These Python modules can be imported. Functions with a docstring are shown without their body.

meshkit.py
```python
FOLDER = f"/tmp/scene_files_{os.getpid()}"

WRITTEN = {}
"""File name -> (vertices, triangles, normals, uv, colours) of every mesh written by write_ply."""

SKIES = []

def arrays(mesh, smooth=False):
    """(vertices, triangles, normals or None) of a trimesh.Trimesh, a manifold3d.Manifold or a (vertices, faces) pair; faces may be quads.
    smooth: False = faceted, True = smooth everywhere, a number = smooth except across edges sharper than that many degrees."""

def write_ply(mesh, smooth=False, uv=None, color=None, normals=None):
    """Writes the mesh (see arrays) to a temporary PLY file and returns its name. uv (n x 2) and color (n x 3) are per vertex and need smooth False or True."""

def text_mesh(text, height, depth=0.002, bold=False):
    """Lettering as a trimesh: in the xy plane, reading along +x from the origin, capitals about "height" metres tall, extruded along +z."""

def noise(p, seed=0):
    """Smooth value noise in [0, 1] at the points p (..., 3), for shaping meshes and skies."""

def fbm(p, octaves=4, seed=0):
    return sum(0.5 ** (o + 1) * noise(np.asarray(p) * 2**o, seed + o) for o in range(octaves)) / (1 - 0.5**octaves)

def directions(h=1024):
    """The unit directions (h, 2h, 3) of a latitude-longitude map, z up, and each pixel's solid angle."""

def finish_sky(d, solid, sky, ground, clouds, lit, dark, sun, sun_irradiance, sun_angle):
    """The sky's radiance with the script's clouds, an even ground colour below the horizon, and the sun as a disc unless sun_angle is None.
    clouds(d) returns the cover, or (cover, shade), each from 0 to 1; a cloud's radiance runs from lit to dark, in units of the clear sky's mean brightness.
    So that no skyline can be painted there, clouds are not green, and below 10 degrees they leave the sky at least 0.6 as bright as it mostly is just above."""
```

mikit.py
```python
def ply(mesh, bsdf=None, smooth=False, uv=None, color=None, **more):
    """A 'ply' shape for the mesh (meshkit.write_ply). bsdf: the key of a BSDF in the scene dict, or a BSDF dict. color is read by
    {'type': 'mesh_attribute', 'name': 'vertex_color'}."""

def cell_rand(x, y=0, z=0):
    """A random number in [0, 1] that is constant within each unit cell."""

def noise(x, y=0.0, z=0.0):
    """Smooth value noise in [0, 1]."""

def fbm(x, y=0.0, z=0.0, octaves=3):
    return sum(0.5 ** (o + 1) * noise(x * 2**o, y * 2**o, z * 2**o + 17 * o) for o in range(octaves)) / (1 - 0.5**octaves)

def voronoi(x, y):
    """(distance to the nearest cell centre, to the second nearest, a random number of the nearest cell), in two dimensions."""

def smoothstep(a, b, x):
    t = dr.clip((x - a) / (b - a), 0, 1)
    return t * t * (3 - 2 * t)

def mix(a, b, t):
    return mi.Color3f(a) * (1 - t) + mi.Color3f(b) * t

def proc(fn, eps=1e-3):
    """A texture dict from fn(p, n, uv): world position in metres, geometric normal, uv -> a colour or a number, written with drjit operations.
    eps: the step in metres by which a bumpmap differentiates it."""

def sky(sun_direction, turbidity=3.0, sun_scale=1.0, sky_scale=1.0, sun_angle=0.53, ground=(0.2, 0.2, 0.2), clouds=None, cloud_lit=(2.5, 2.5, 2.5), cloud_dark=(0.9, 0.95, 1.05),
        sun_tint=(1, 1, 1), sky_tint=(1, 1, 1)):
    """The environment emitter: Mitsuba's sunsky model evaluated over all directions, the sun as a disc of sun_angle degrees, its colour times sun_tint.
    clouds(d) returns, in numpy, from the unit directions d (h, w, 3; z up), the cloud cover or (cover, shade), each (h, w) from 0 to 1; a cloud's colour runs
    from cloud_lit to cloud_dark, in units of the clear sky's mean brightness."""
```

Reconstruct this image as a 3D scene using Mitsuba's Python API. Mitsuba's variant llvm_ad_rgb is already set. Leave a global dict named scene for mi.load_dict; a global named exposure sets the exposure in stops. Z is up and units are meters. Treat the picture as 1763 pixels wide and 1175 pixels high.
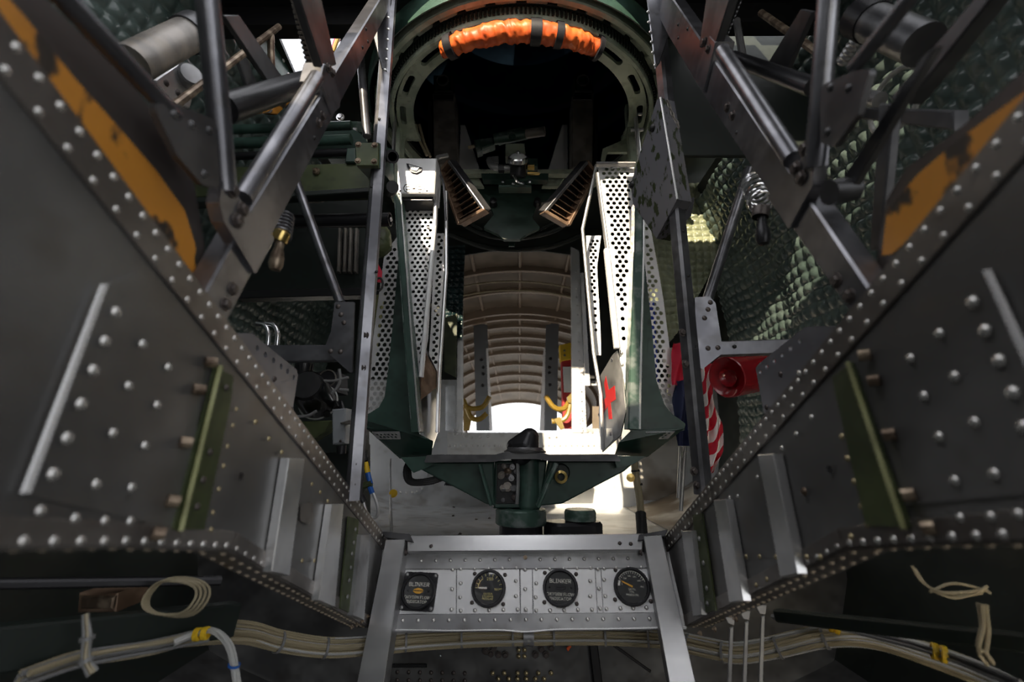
import math, random
import numpy as np
import trimesh, shapely
import shapely.geometry as sg
import drjit as dr
import mitsuba as mi
import mikit, meshkit
from mikit import noise, fbm, smoothstep, mix, cell_rand
from scipy.spatial import ConvexHull

# ------------------------------------------------------------------ camera, sky, exposure
T = mi.ScalarTransform4f
W_, H_, F_ = 1763.0, 1175.0, 800.0
CAM = np.array([0.0, 0.0, 0.6])
PITCH, YAW, ROLL = math.radians(13.3), math.radians(-0.98), math.radians(0.5)
FWD = np.array([math.sin(YAW) * math.cos(PITCH), math.cos(YAW) * math.cos(PITCH), math.sin(PITCH)])
_r = np.cross(FWD, [0, 0, 1]); _r /= np.linalg.norm(_r)
_u = np.cross(_r, FWD)
RIGHT = _r * math.cos(ROLL) + _u * math.sin(ROLL)
UP = -_r * math.sin(ROLL) + _u * math.cos(ROLL)
exposure = 2.2
SUN = np.array([-0.25, -0.87, 0.42])
scene = {
    'type': 'scene',
    'camera': {'type': 'thinlens', 'fov': 2 * math.degrees(math.atan(W_ / 2 / F_)), 'fov_axis': 'x',
               'aperture_radius': 0.0028, 'focus_distance': 1.20, 'near_clip': 0.02, 'far_clip': 100.0,
               'to_world': T().look_at(origin=CAM.tolist(), target=(CAM + FWD).tolist(), up=UP.tolist())},
    'sky': mikit.sky(SUN, turbidity=4.0, sun_scale=2.0, sky_scale=2.7, sun_tint=(.90, 1.0, 1.16), ground=(0.24, 0.25, 0.26),
                     clouds=lambda d: (np.clip(.35 + 1.1 * meshkit.fbm(d * 3.0, 4, 2), 0, 1), .3 * meshkit.fbm(d * 5.0 + 7, 3, 3)),
                     cloud_lit=(2.3, 2.3, 2.35), cloud_dark=(1.2, 1.22, 1.28)),
}
labels = {}
rng = random.Random(5)

# ------------------------------------------------------------------ helpers: the pixel frame turned into places
def ray(px, py):
    d = FWD + RIGHT * ((px - W_ / 2) / F_) + UP * ((H_ / 2 - py) / F_)
    return d
def onp(px, py, plane):
    p, n = plane; d = ray(px, py)
    return CAM + d * (np.dot(p - CAM, n) / np.dot(d, n))
def PX(x): return (np.array([x, 0, 0.]), np.array([1., 0, 0]))
def PY(y): return (np.array([0, y, 0.]), np.array([0, 1., 0]))
def PZ(z): return (np.array([0, 0, CAM[2] + z]), np.array([0, 0, 1.]))
def P3(a, b, c):
    n = np.cross(b - a, c - a); return (a, n / np.linalg.norm(n))
def aY(px, py, y): return onp(px, py, PY(y))
def aX(px, py, x): return onp(px, py, PX(x))
def facing(plane):
    p, n = plane
    return n if np.dot(CAM - p, n) > 0 else -n
def unit(v): v = np.asarray(v, float); return v / np.linalg.norm(v)
def depth(p): return np.dot(np.asarray(p) - CAM, FWD)
def frame(plane, up=(0, 0, 1)):
    n = facing(plane); v = np.asarray(up, float); v = unit(v - n * np.dot(v, n)); u = np.cross(v, n)
    return u, v, n

# ------------------------------------------------------------------ helpers: meshes
cat = trimesh.util.concatenate
def hull(pts):
    return trimesh.convex.convex_hull(np.asarray(pts, float))
def mesh(v, f): return trimesh.Trimesh(np.asarray(v, float), np.asarray(f, int), process=False)
def bar(p0, p1, w, h, up=(0, 0, 1), r=0.003):
    """a straight bar of rectangular section with chamfered edges; w across, h along up"""
    p0, p1 = np.asarray(p0, float), np.asarray(p1, float)
    d = unit(p1 - p0); upv = np.asarray(up, float); upv = unit(upv - d * np.dot(upv, d)); s = np.cross(d, upv)
    pts = []
    r = min(r, w * .3, h * .3)
    for p in (p0, p1):
        for a, b in ((w / 2, h / 2 - r), (w / 2 - r, h / 2)):
            for i in (-1, 1):
                for j in (-1, 1):
                    pts.append(p + s * a * i + upv * b * j)
    return hull(pts)
def box(c, sx, sy, sz, r=0.003):
    c = np.asarray(c, float)
    return bar(c - [0, sy / 2, 0], c + [0, sy / 2, 0], sx, sz, r=r)
def channel(p0, p1, w, h, up, t=0.0025, open_side=1):
    """a C channel: web of height h (along up), flanges of width w towards open_side of the side vector"""
    p0, p1 = np.asarray(p0, float), np.asarray(p1, float)
    d = unit(p1 - p0); upv = unit(np.asarray(up, float) - d * np.dot(up, d)); s = np.cross(d, upv) * open_side
    return cat([bar(p0 + s * t / 2, p1 + s * t / 2, t, h, upv, .001),
                bar(p0 + s * w / 2 + upv * (h / 2 - t / 2), p1 + s * w / 2 + upv * (h / 2 - t / 2), w, t, upv, .001),
                bar(p0 + s * w / 2 - upv * (h / 2 - t / 2), p1 + s * w / 2 - upv * (h / 2 - t / 2), w, t, upv, .001)])
def angle_bar(p0, p1, w1, w2, n, s, t=0.0025):
    """an L section: face of width w1 along s seen along n, second leg of depth w2 along -n at the s side"""
    p0, p1, n, s = map(lambda a: np.asarray(a, float), (p0, p1, n, s))
    return cat([bar(p0 - n * t / 2, p1 - n * t / 2, w1, t, n, .0008),
                bar(p0 + s * (w1 / 2 - t / 2) - n * w2 / 2, p1 + s * (w1 / 2 - t / 2) - n * w2 / 2, t, w2, n, .0008)])
def smooth_path(pts, k=6):
    p = np.asarray(pts, float)
    if len(p) < 3: return p
    q = np.vstack([2 * p[0] - p[1], p, 2 * p[-1] - p[-2]]); out = []
    for i in range(1, len(q) - 2):
        for t in np.linspace(0, 1, k, endpoint=False):
            a, b, c, d = q[i - 1:i + 3]
            out.append(.5 * (2 * b + (c - a) * t + (2 * a - 5 * b + 4 * c - d) * t * t + (3 * b - a - 3 * c + d) * t ** 3))
    out.append(p[-1]); return np.array(out)
def tube(path, r, n=12, cap=True, closed=False, flat=None):
    p = np.asarray(path, float); m = len(p)
    rr = np.broadcast_to(np.asarray(r, float), (m,))
    if closed: tg = np.roll(p, -1, 0) - np.roll(p, 1, 0)
    else: tg = np.gradient(p, axis=0)
    tg /= np.linalg.norm(tg, axis=1, keepdims=True)
    a = np.cross(tg[0], [0.31, 0.17, 0.93]); 
    if np.linalg.norm(a) < .1: a = np.cross(tg[0], [1, 0, 0])
    a = unit(a); V = []
    ang = np.arange(n) / n * 2 * np.pi
    for i in range(m):
        a = unit(a - tg[i] * np.dot(a, tg[i])); b = np.cross(tg[i], a)
        V.append(p[i] + rr[i] * (np.cos(ang)[:, None] * a + np.sin(ang)[:, None] * b))
    V = np.vstack(V); Fc = []
    for i in range(m if closed else m - 1):
        for j in range(n):
            q0, q1 = i * n + j, i * n + (j + 1) % n; r0, r1 = ((i + 1) % m) * n + j, ((i + 1) % m) * n + (j + 1) % n
            Fc += [[q0, q1, r1], [q0, r1, r0]]
    if cap and not closed:
        V = np.vstack([V, p[0], p[-1]]); k0, k1 = len(V) - 2, len(V) - 1
        for j in range(n):
            Fc += [[k0, (j + 1) % n, j], [k1, (m - 1) * n + j, (m - 1) * n + (j + 1) % n]]
    return mesh(V, Fc)
def rod(p0, p1, r, n=16): return tube([p0, p1], r, n)
def pipe(p0, p1, r, t=0.002, n=20):
    """an open-ended pipe with wall thickness"""
    d = np.asarray(p1, float) - p0
    return lathe([(r - t, 0), (r, 0), (r, np.linalg.norm(d)), (r - t, np.linalg.norm(d)), (r - t, 0)], p0, d, n)
def axes(d):
    d = unit(d); a = np.cross(d, [0, 0, 1.]) if abs(d[2]) < .9 else np.cross(d, [1., 0, 0]); a = unit(a)
    return a, np.cross(d, a), d
def lathe(prof, origin, axis, n=28):
    a, b, d = axes(np.asarray(axis, float)); prof = np.asarray(prof, float)
    ang = np.arange(n) / n * 2 * np.pi
    V = np.vstack([np.asarray(origin) + d * h + r * (np.cos(ang)[:, None] * a + np.sin(ang)[:, None] * b) for r, h in prof]); Fc = []
    for i in range(len(prof) - 1):
        for j in range(n):
            q0, q1 = i * n + j, i * n + (j + 1) % n
            Fc += [[q0, q1, q1 + n], [q0, q1 + n, q0 + n]]
    m = mesh(V, Fc); m.update_faces(m.nondegenerate_faces()); return m
def extrude(poly, origin, u, v, n, t):
    """a shapely polygon (metres along u, v) with its front on origin, t thick behind it"""
    if poly.geom_type != 'Polygon': poly = max(poly.geoms, key=lambda g: g.area)
    m = trimesh.creation.extrude_polygon(poly, t, engine='earcut')
    M = np.eye(4); M[:3, 0], M[:3, 1], M[:3, 2] = u, v, n; M[:3, 3] = np.asarray(origin) - np.asarray(n) * t
    m.apply_transform(M); return m
def to2d(pxs, plane, up=(0, 0, 1)):
    u, v, n = frame(plane, up); o = plane[0]
    q = [onp(x, y, plane) - o for x, y in pxs]
    return sg.Polygon([(np.dot(a, u), np.dot(a, v)) for a in q]).buffer(0), o, u, v, n
def plate(pxs, plane, t, r=0.0, holes=(), up=(0, 0, 1), lift=0.0):
    """a flat plate whose outline is seen at the given picture points on the plane; holes: (px, py, radius in metres)"""
    plane = (plane[0] + facing(plane) * lift, plane[1]); lift = 0.0
    poly, o, u, v, n = to2d(pxs, plane, up)
    if r: poly = poly.buffer(-r).buffer(r, 6)
    for hx, hy, hr in holes:
        a = onp(hx, hy, plane) - o
        poly = poly.difference(sg.Point(np.dot(a, u), np.dot(a, v)).buffer(hr, 4))
    return extrude(poly, o + n * lift, u, v, n, t)
def slab(pxs, plane, t, b=0.002, lift=0.0):
    """as plate, for convex outlines, with chamfered edges"""
    plane = (plane[0] + facing(plane) * lift, plane[1]); lift = 0.0
    poly, o, u, v, n = to2d(pxs, plane); pts = []
    for g, zs in ((poly, (-b, -(t - b))), (poly.buffer(-b, join_style=2), (0, -t))):
        for x, y in list(g.exterior.coords)[:-1]:
            for z in zs: pts.append(o + u * x + v * y + n * (z + lift))
    return hull(pts)
def perforated(pxs, plane, t, pitch, r, margin=0.006, up=(0, 0, 1), solid=None):
    poly, o, u, v, n = to2d(pxs, plane, up); inner = poly.buffer(-margin - r)
    if solid is not None:
        inner = inner.difference(to2d(solid, plane, up)[0])
    x0, y0, x1, y1 = poly.bounds; hs = []; k = 0; y = y0
    while y < y1:
        x = x0 + (pitch / 2 if k % 2 else 0)
        while x < x1:
            if inner.contains(sg.Point(x, y)): hs.append([(x + r * math.cos(a), y + r * math.sin(a)) for a in np.arange(10) / 10 * 2 * np.pi])
            x += pitch
        y += pitch * .8; k += 1
    return extrude(sg.Polygon(poly.exterior.coords, hs), o, u, v, n, t)
def spring(p0, p1, R, r, turns, n=8, seg=14):
    a, b, d = axes(np.asarray(p1, float) - p0); L = np.linalg.norm(np.asarray(p1, float) - p0)
    t = np.linspace(0, turns, int(turns * seg))
    return tube([np.asarray(p0) + d * L * s / turns + R * (a * math.cos(2 * math.pi * s) + b * math.sin(2 * math.pi * s)) for s in t], r, n)

# ------------------------------------------------------------------ helpers: entries of the scene
def numbered(k):
    if k not in USED: USED.add(k); return k
    i = 1
    while f'{k}_{i:03d}' in USED: i += 1
    USED.add(f'{k}_{i:03d}'); return f'{k}_{i:03d}'
USED = set()
def thing(name, label, category, group=None):
    k = numbered(name); labels[k] = {'label': label, 'category': category}
    if group: labels[k]['group'] = group
    return k
def part(parent, name, m, mat, smooth=35, label=None, kind=None, **kw):
    k = numbered(parent + '__' + name); scene[k] = mikit.ply(m, mat, smooth, **kw)
    if label or kind:
        labels[k] = {}
        if label: labels[k]['label'] = label
        if kind: labels[k]['kind'] = kind
    return k
def one(name, m, mat, label, category, smooth=35, group=None, kind=None, **kw):
    k = thing(name, label, category, group); scene[k] = mikit.ply(m, mat, smooth, **kw)
    if kind: labels[k]['kind'] = kind
    return k
def struct(name, m, mat, label, smooth=35, **kw):
    k = numbered(name); scene[k] = mikit.ply(m, mat, smooth, **kw); labels[k] = {'label': label, 'kind': 'structure'}; return k
_dome = lathe([(0.0, .60), (.45, .53), (.8, .32), (1.0, 0.0), (1.0, -.05)], (0, 0, 0), (0, 0, 1), 12)
_dome = (_dome.vertices, _dome.faces)
_hexb = cat([lathe([(0.0, .75), (.75, .75), (.9, .6), (.9, 0.16)], (0, 0, 0), (0, 0, 1), 6), lathe([(0.0, .17), (1.2, .16), (1.25, .1), (1.25, -.05)], (0, 0, 0), (0, 0, 1), 14)])
_pin = cat([lathe([(0.0, 1.3), (.35, 1.25), (.38, .6), (.9, .6), (.95, 0.0)], (0, 0, 0), (0, 0, 1), 8)])
_sh = {}
def shared(name):
    if name not in _sh:
        _sh[name] = mikit.ply({'dome': mesh(*_dome), 'hex': _hexb, 'pin': _pin}[name], None, 40)
    return _sh[name]
def place(p, n, r, spin=0.0):
    a, b, d = axes(np.asarray(n, float)); c, s = math.cos(spin), math.sin(spin)
    M = np.eye(4); M[:3, 0], M[:3, 1], M[:3, 2] = (a * c + b * s) * r, (b * c - a * s) * r, d * r; M[:3, 3] = p
    return T(M.tolist())
def stud(parent, p, n, r, mat, kind='dome', name='rivet'):
    k = numbered(parent + '__' + name)
    scene[k] = {**shared(kind), 'to_world': place(p, n, r, rng.random()), 'bsdf': {'type': 'ref', 'id': mat}}
    return k
def studs_px(parent, pxs, plane, r, mat, kind='dome', name='rivet', lift=0.0):
    n = facing(plane)
    for x, y in pxs: stud(parent, onp(x, y, (plane[0] + n * lift, plane[1])), n, r, mat, kind, name)
def row_px(a, b, k):
    return [(a[0] + (b[0] - a[0]) * i / max(1, k - 1), a[1] + (b[1] - a[1]) * i / max(1, k - 1)) for i in range(k)]
def row3(parent, a, b, plane, step, r, mat, kind='dome', name='rivet', lift=0.0, limit=200):
    """studs an even step apart along the line between two picture points on the plane"""
    p, q = onp(*a, plane), onp(*b, plane); L = np.linalg.norm(q - p); k = min(limit, int(L / step)); n = facing(plane)
    for i in range(k + 1): stud(parent, p + (q - p) / L * step * i + n * lift, n, r, mat, kind, name)
def text(s, h, depth=0.0004, bold=False):
    m = meshkit.text_mesh(s, h, depth, bold); m.vertices[:, 0] -= (m.vertices[:, 0].min() + m.vertices[:, 0].max()) / 2; return m
def put(m, o, u, v, n):
    M = np.eye(4); M[:3, 0], M[:3, 1], M[:3, 2], M[:3, 3] = u, v, n, o
    m = m.copy(); m.apply_transform(M); return m

# ------------------------------------------------------------------ materials
def mat(name, d): scene[name] = {'type': 'twosided', 'bsdf': d} if d['type'] not in ('dielectric', 'thindielectric', 'principledthin') else d
def rgb(*c): return {'type': 'rgb', 'value': list(c if len(c) == 3 else c * 3)}
def pr(base, rough=.5, metal=0.0, **k):
    b = base if isinstance(base, dict) else rgb(*base)
    return {'type': 'principled', 'base_color': b, 'roughness': rough, 'metallic': metal, **k}
def worn(c0, c1, scale, lo=.35, hi=.7, streak=(1, 1, 1), grime=None):
    """two colours of a worn surface mixed by noise"""
    def fn(p, n, uv):
        q = fbm(p.x * scale * streak[0], p.y * scale * streak[1], p.z * scale * streak[2], 4)
        c = mix(c0, c1, smoothstep(lo, hi, q))
        if grime is not None:
            g = fbm(p.x * scale * 3.1 + 9, p.y * scale * 3.1, p.z * scale * 3.1 + 4, 3)
            c = mix(c, grime, .55 * smoothstep(.50, .85, g))
        return c
    return mikit.proc(fn)
mat('alu', pr(worn((.62, .62, .63), (.78, .78, .78), 14, streak=(.3, 1, 1)), .33, .85))
mat('alu_dull', pr(worn((.30, .30, .31), (.46, .46, .46), 9, grime=(.16, .15, .14)), .42, .75))
mat('alu_bright', pr(worn((.78, .78, .79), (.88, .88, .88), 8), .36, .30))
mat('web_metal', pr(worn((.15, .148, .147), (.255, .252, .25), 7, grime=(.17, .15, .13)), .42, .7))
mat('cap_metal', pr(worn((.15, .135, .125), (.26, .24, .225), 10, grime=(.13, .10, .085)), .40, .7))
mat('steel', pr(worn((.14, .14, .155), (.27, .27, .29), 13, grime=(.10, .095, .09)), .34, .85))
mat('steel_dark', pr(worn((.07, .07, .075), (.14, .14, .145), 15), .42, .7))
mat('rivet_metal', pr((.72, .71, .69), .30, .8))
mat('rivet_brass', pr((.55, .46, .27), .35, .8))
mat('rivet_tan', pr((.52, .43, .33), .4, .4))
mat('bolt_dark', pr((.10, .085, .08), .45, .6))
mat('bolt_bronze', pr(worn((.12, .085, .06), (.32, .25, .18), 60), .40, .7))
mat('green_dark', pr(worn((.024, .054, .042), (.045, .090, .072), 12, grime=(.02, .022, .02)), .38))
mat('green_edge', pr(worn((.045, .09, .07), (.16, .19, .18), 30, .45, .7), .38, .2))
mat('green_black', pr((.010, .016, .013), .5))
mat('green_olive', pr(worn((.030, .042, .014), (.06, .076, .028), 16, grime=(.03, .03, .018)), .5))
mat('green_pale', pr(worn((.33, .39, .30), (.49, .54, .43), 14, grime=(.12, .13, .09)), .45))
mat('green_chipped', pr(worn((.05, .066, .030), (.22, .22, .245), 75, .34, .46, streak=(1.6, 1, .5)), .34, .5))
mat('zinc_green', pr(worn((.24, .25, .10), (.38, .39, .20), 10, grime=(.10, .09, .05)), .5))
mat('black', pr((.008, .008, .009), .5))
mat('black_gloss', pr((.006, .006, .007), .15, 0.0, clearcoat=.6))
mat('black_metal', pr((.025, .025, .028), .35, .5))
mat('gun_metal', pr(worn((.18, .165, .15), (.32, .29, .26), 18, grime=(.30, .25, .19)), .42, .3))
mat('tape_black', pr((.012, .012, .016), .55))
mat('orange_cloth', pr(worn((.62, .095, .02), (.80, .16, .03), 30), .45, 0.0, sheen=.3))
mat('orange_paint', pr(worn((.04, .032, .025), (.56, .23, .03), 22, .40, .47, streak=(1, 1.5, .8)), .5))
mat('red_paint', pr((.20, .003, .008), .14, 0.0, clearcoat=.7))
mat('red_flat', pr((.42, .02, .02), .5))
mat('red_cloth', pr((.55, .02, .05), .7))
mat('yellow_paint', pr((.75, .48, .02), .45))
mat('blue_plastic', pr((.02, .10, .38), .4))
mat('navy_cloth', pr((.012, .018, .060), .75))
mat('blue_cloth', pr((.02, .04, .30), .7))
mat('grey_box', pr((.30, .32, .34), .45))
mat('grey_plate', pr(worn((.16, .16, .18), (.22, .22, .245), 10), .35, .5))
mat('white_paint', pr((.75, .74, .70), .5))
mat('cream_wire', pr((.33, .28, .18), .45))
mat('pale_wire', pr((.42, .42, .40), .4))
mat('grey_wire', pr((.20, .20, .20), .4))
mat('rubber', pr((.015, .015, .015), .6))
mat('chrome', pr((.80, .80, .82), .14, 1.0))
mat('brass', pr((.62, .45, .16), .25, .95))
mat('gold_leather', pr((.24, .15, .02), .35))
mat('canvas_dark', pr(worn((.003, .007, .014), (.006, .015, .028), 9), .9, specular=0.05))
mat('tan_skin', pr(worn((.12, .092, .066), (.18, .14, .102), 5, grime=(.085, .075, .045)), .5))
mat('tan_rib', pr((.24, .18, .13), .45))
mat('longeron', pr((.17, .18, .19), .4, .3))
mat('skin_grey', pr(worn((.44, .45, .46), (.60, .61, .62), 6, grime=(.20, .18, .15)), .42, .2))
mat('skin_stain', pr(worn((.16, .13, .10), (.42, .41, .39), 5, .38, .58, grime=(.10, .075, .05)), .5, .2))
mat('skin_white', pr(worn((.58, .58, .57), (.72, .72, .70), 8, grime=(.36, .33, .28)), .45, .2))
mat('belly_dark', pr(worn((.08, .08, .08), (.20, .20, .195), 8, grime=(.05, .045, .04)), .42, .55))
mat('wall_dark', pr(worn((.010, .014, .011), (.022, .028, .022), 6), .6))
mat('quilt_teal', pr(worn((.056, .082, .075), (.092, .122, .112), 7), .25, 0.0, sheen=.4))
mat('quilt_olive', pr(worn((.17, .19, .12), (.26, .28, .18), 9), .34))
mat('quilt_black', pr(worn((.008, .022, .024), (.022, .05, .055), 9), .25))
mat('foil', pr(worn((.60, .62, .64), (.78, .80, .82), 20), .3, .5))
mat('louver_brown', pr(worn((.16, .10, .065), (.28, .19, .13), 30), .45, .4))
mat('dial_face', pr((.022, .023, .024), .5))
mat('dial_text', pr((.82, .80, .72), .5))
mat('dial_yellow', pr((.80, .68, .28), .5))
mat('dial_amber', pr((.75, .38, .04), .5))
mat('glass', {'type': 'thindielectric'})
def _flag(p, n, uv):
    s = uv.y * 13; k = dr.floor(s) - 2 * dr.floor(dr.floor(s) / 2)
    return mix((.50, .015, .035), (.72, .69, .66), dr.select(k > .5, mi.Float(1), mi.Float(0)))
mat('flag_stripes', pr(mikit.proc(_flag), .75))
mat('aid_metal', pr(worn((.17, .17, .17), (.36, .36, .36), 12), .34, .6))
mat('lamp_red', pr((.8, .12, .03), .3))
# ------------------------------------------------------------------ the setting
CZ = CAM[2]
def wx(z):
    """half-width of the fuselage at height z above the eye"""
    return .90 - .25 * (z - .25) ** 2
def patch(fn, us, vs):
    U, V = np.meshgrid(us, vs, indexing='ij'); p = fn(U, V); n, m = U.shape; f = []
    idx = np.arange(n * m).reshape(n, m)
    f = np.vstack([np.stack([idx[:-1, :-1], idx[1:, :-1], idx[1:, 1:]], -1).reshape(-1, 3), np.stack([idx[:-1, :-1], idx[1:, 1:], idx[:-1, 1:]], -1).reshape(-1, 3)])
    return mesh(p.reshape(-1, 3), f)
def quilt(fn, nrm, L0, L1, cell, amp, seed, per=8):
    """a quilted blanket over fn(u, v) -> (n,m,3) in metres of u and v, pillows of size cell along nrm(u, v)"""
    nu, nv = int(round((L0[1] - L0[0]) / cell)), int(round((L1[1] - L1[0]) / cell))
    us, vs = np.linspace(*L0, nu * per + 1), np.linspace(*L1, nv * per + 1)
    def g(U, V):
        P = np.stack([U * 9, V * 9, 0 * U + seed], -1)
        wu, wv = (meshkit.noise(P, seed) - .5) * .5, (meshkit.noise(P + 31, seed + 1) - .5) * .5
        a, b = np.abs(np.sin(np.pi * (U / cell + wu))), np.abs(np.sin(np.pi * (V / cell + wv)))
        h = (a * b) ** .55
        h = h * (.75 + .5 * meshkit.noise(np.stack([U / cell * 1.0, V / cell, 0 * U], -1), seed + 2))
        h = h + .45 * (meshkit.fbm(np.stack([U * 60, V * 60, 0 * U + 3], -1), 3, seed + 3) - .5)
        big = (meshkit.fbm(np.stack([U * 5, V * 3, 0 * U], -1), 3, seed + 5) - .5) * amp * 4
        return fn(U, V) + nrm(U, V) * (h * amp + big)[..., None]
    return patch(g, us, vs)
def wall(side):
    fn = lambda U, V: np.stack([side * (wx(V) + .03), U, V + CZ], -1)
    m = patch(fn, np.linspace(-2.0 if side < 0 else -.15, 2.25, 60), np.linspace(-1.0, 1.10, 64)); c = m.triangles_center
    lo, hi = (-.12, .20) if side < 0 else (9, 9)
    m.update_faces(~((c[:, 1] > (1.82 if side < 0 else 1.93)) & (c[:, 1] < 2.17) & (c[:, 2] - CZ > lo) & (c[:, 2] - CZ < hi))); return m      # the waist windows
struct('wall_left', wall(-1), 'wall_dark', 'dark inner skin of the left fuselage side')
struct('wall_right', wall(1), 'wall_dark', 'dark inner skin of the right fuselage side')
def floor_z(X): return -.245 + .9 * np.maximum(0, np.abs(X) - .42) ** 2
fl = struct('floor', patch(lambda U, V: np.stack([U, V, floor_z(U) + CZ], -1), np.linspace(-.80, .80, 41), np.linspace(1.16, 2.2, 4)), 'skin_grey', 'grey stained sheet metal floor around the turret post')
# ceilings: front panels left and right of the hatch, the ring carrier, the panels behind
u2 = (np.array([1., 0, 0]), np.array([0, 1., 0]), np.array([0, 0, 1.]))
roof_r = sg.Polygon([(.187, .80), (-.273, -.80), (-.273, -2.0), (.92, -2.0), (.92, .80)]).union(sg.box(.33, .7, .92, .95)).difference(sg.box(.46, .10, .76, .50))
roof_l = sg.Polygon([(-1.0, -2.0), (-.745, -2.0), (-.745, -.80), (-.486, .10), (-.57, .10), (-.57, .80), (-1.0, .80)]).union(sg.box(-.92, .7, -.33, .95))
struct('ceiling_left', cat([extrude(roof_l, (0, 0, CZ + 1.08), *u2, .025), box((-.62, .93, CZ + 1.035), .58, .04, .07)]), 'black', 'black ceiling panel left of the hatch')
struct('ceiling_right', cat([extrude(roof_r, (0, 0, CZ + 1.08), *u2, .025), box((.62, .93, CZ + 1.035), .58, .04, .07)]), 'black', 'black ceiling panel right of the hatch')
struct('ceiling_front', extrude(sg.box(-.76, -2.0, -.26, -.80), (0, 0, CZ + 1.105), *u2, .02), 'black', 'black ceiling panel ahead of the hatch')
RC = np.array([0.0, 1.35, CZ + 1.03])
hole = sg.Point(0, 1.35).buffer(.485, 24)
win = sg.Polygon([onp(x, y, PZ(1.16))[:2] for x, y in [(474, 44), (470, 26), (592, 26), (586, 70), (566, 110), (520, 150)]]).buffer(0)
winr = sg.box(.47, .99, .78, 1.42)
for i, (nm, poly, m) in enumerate((('ceiling', sg.box(-.62, .845, .62, 2.2).difference(hole), 'green_black'),)):
    struct(nm, extrude(poly.difference(win).difference(winr).difference(winr), (0, 0, CZ + 1.12), np.array([1., 0, 0]), np.array([0, 1., 0]), np.array([0, 0, 1.]), .012), m, 'dark green ceiling plate carrying the turret ring')
struct('ceiling_back', extrude(sg.box(-1.0, .93, 1.0, 2.25).difference(sg.box(-.62, .8, .62, 2.2)).difference(win).difference(winr), (0, 0, CZ + 1.16), np.array([1., 0, 0]), np.array([0, 1., 0]), np.array([0, 0, 1.]), .012), 'green_black', 'dark ceiling panels beside the turret ring')
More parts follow.
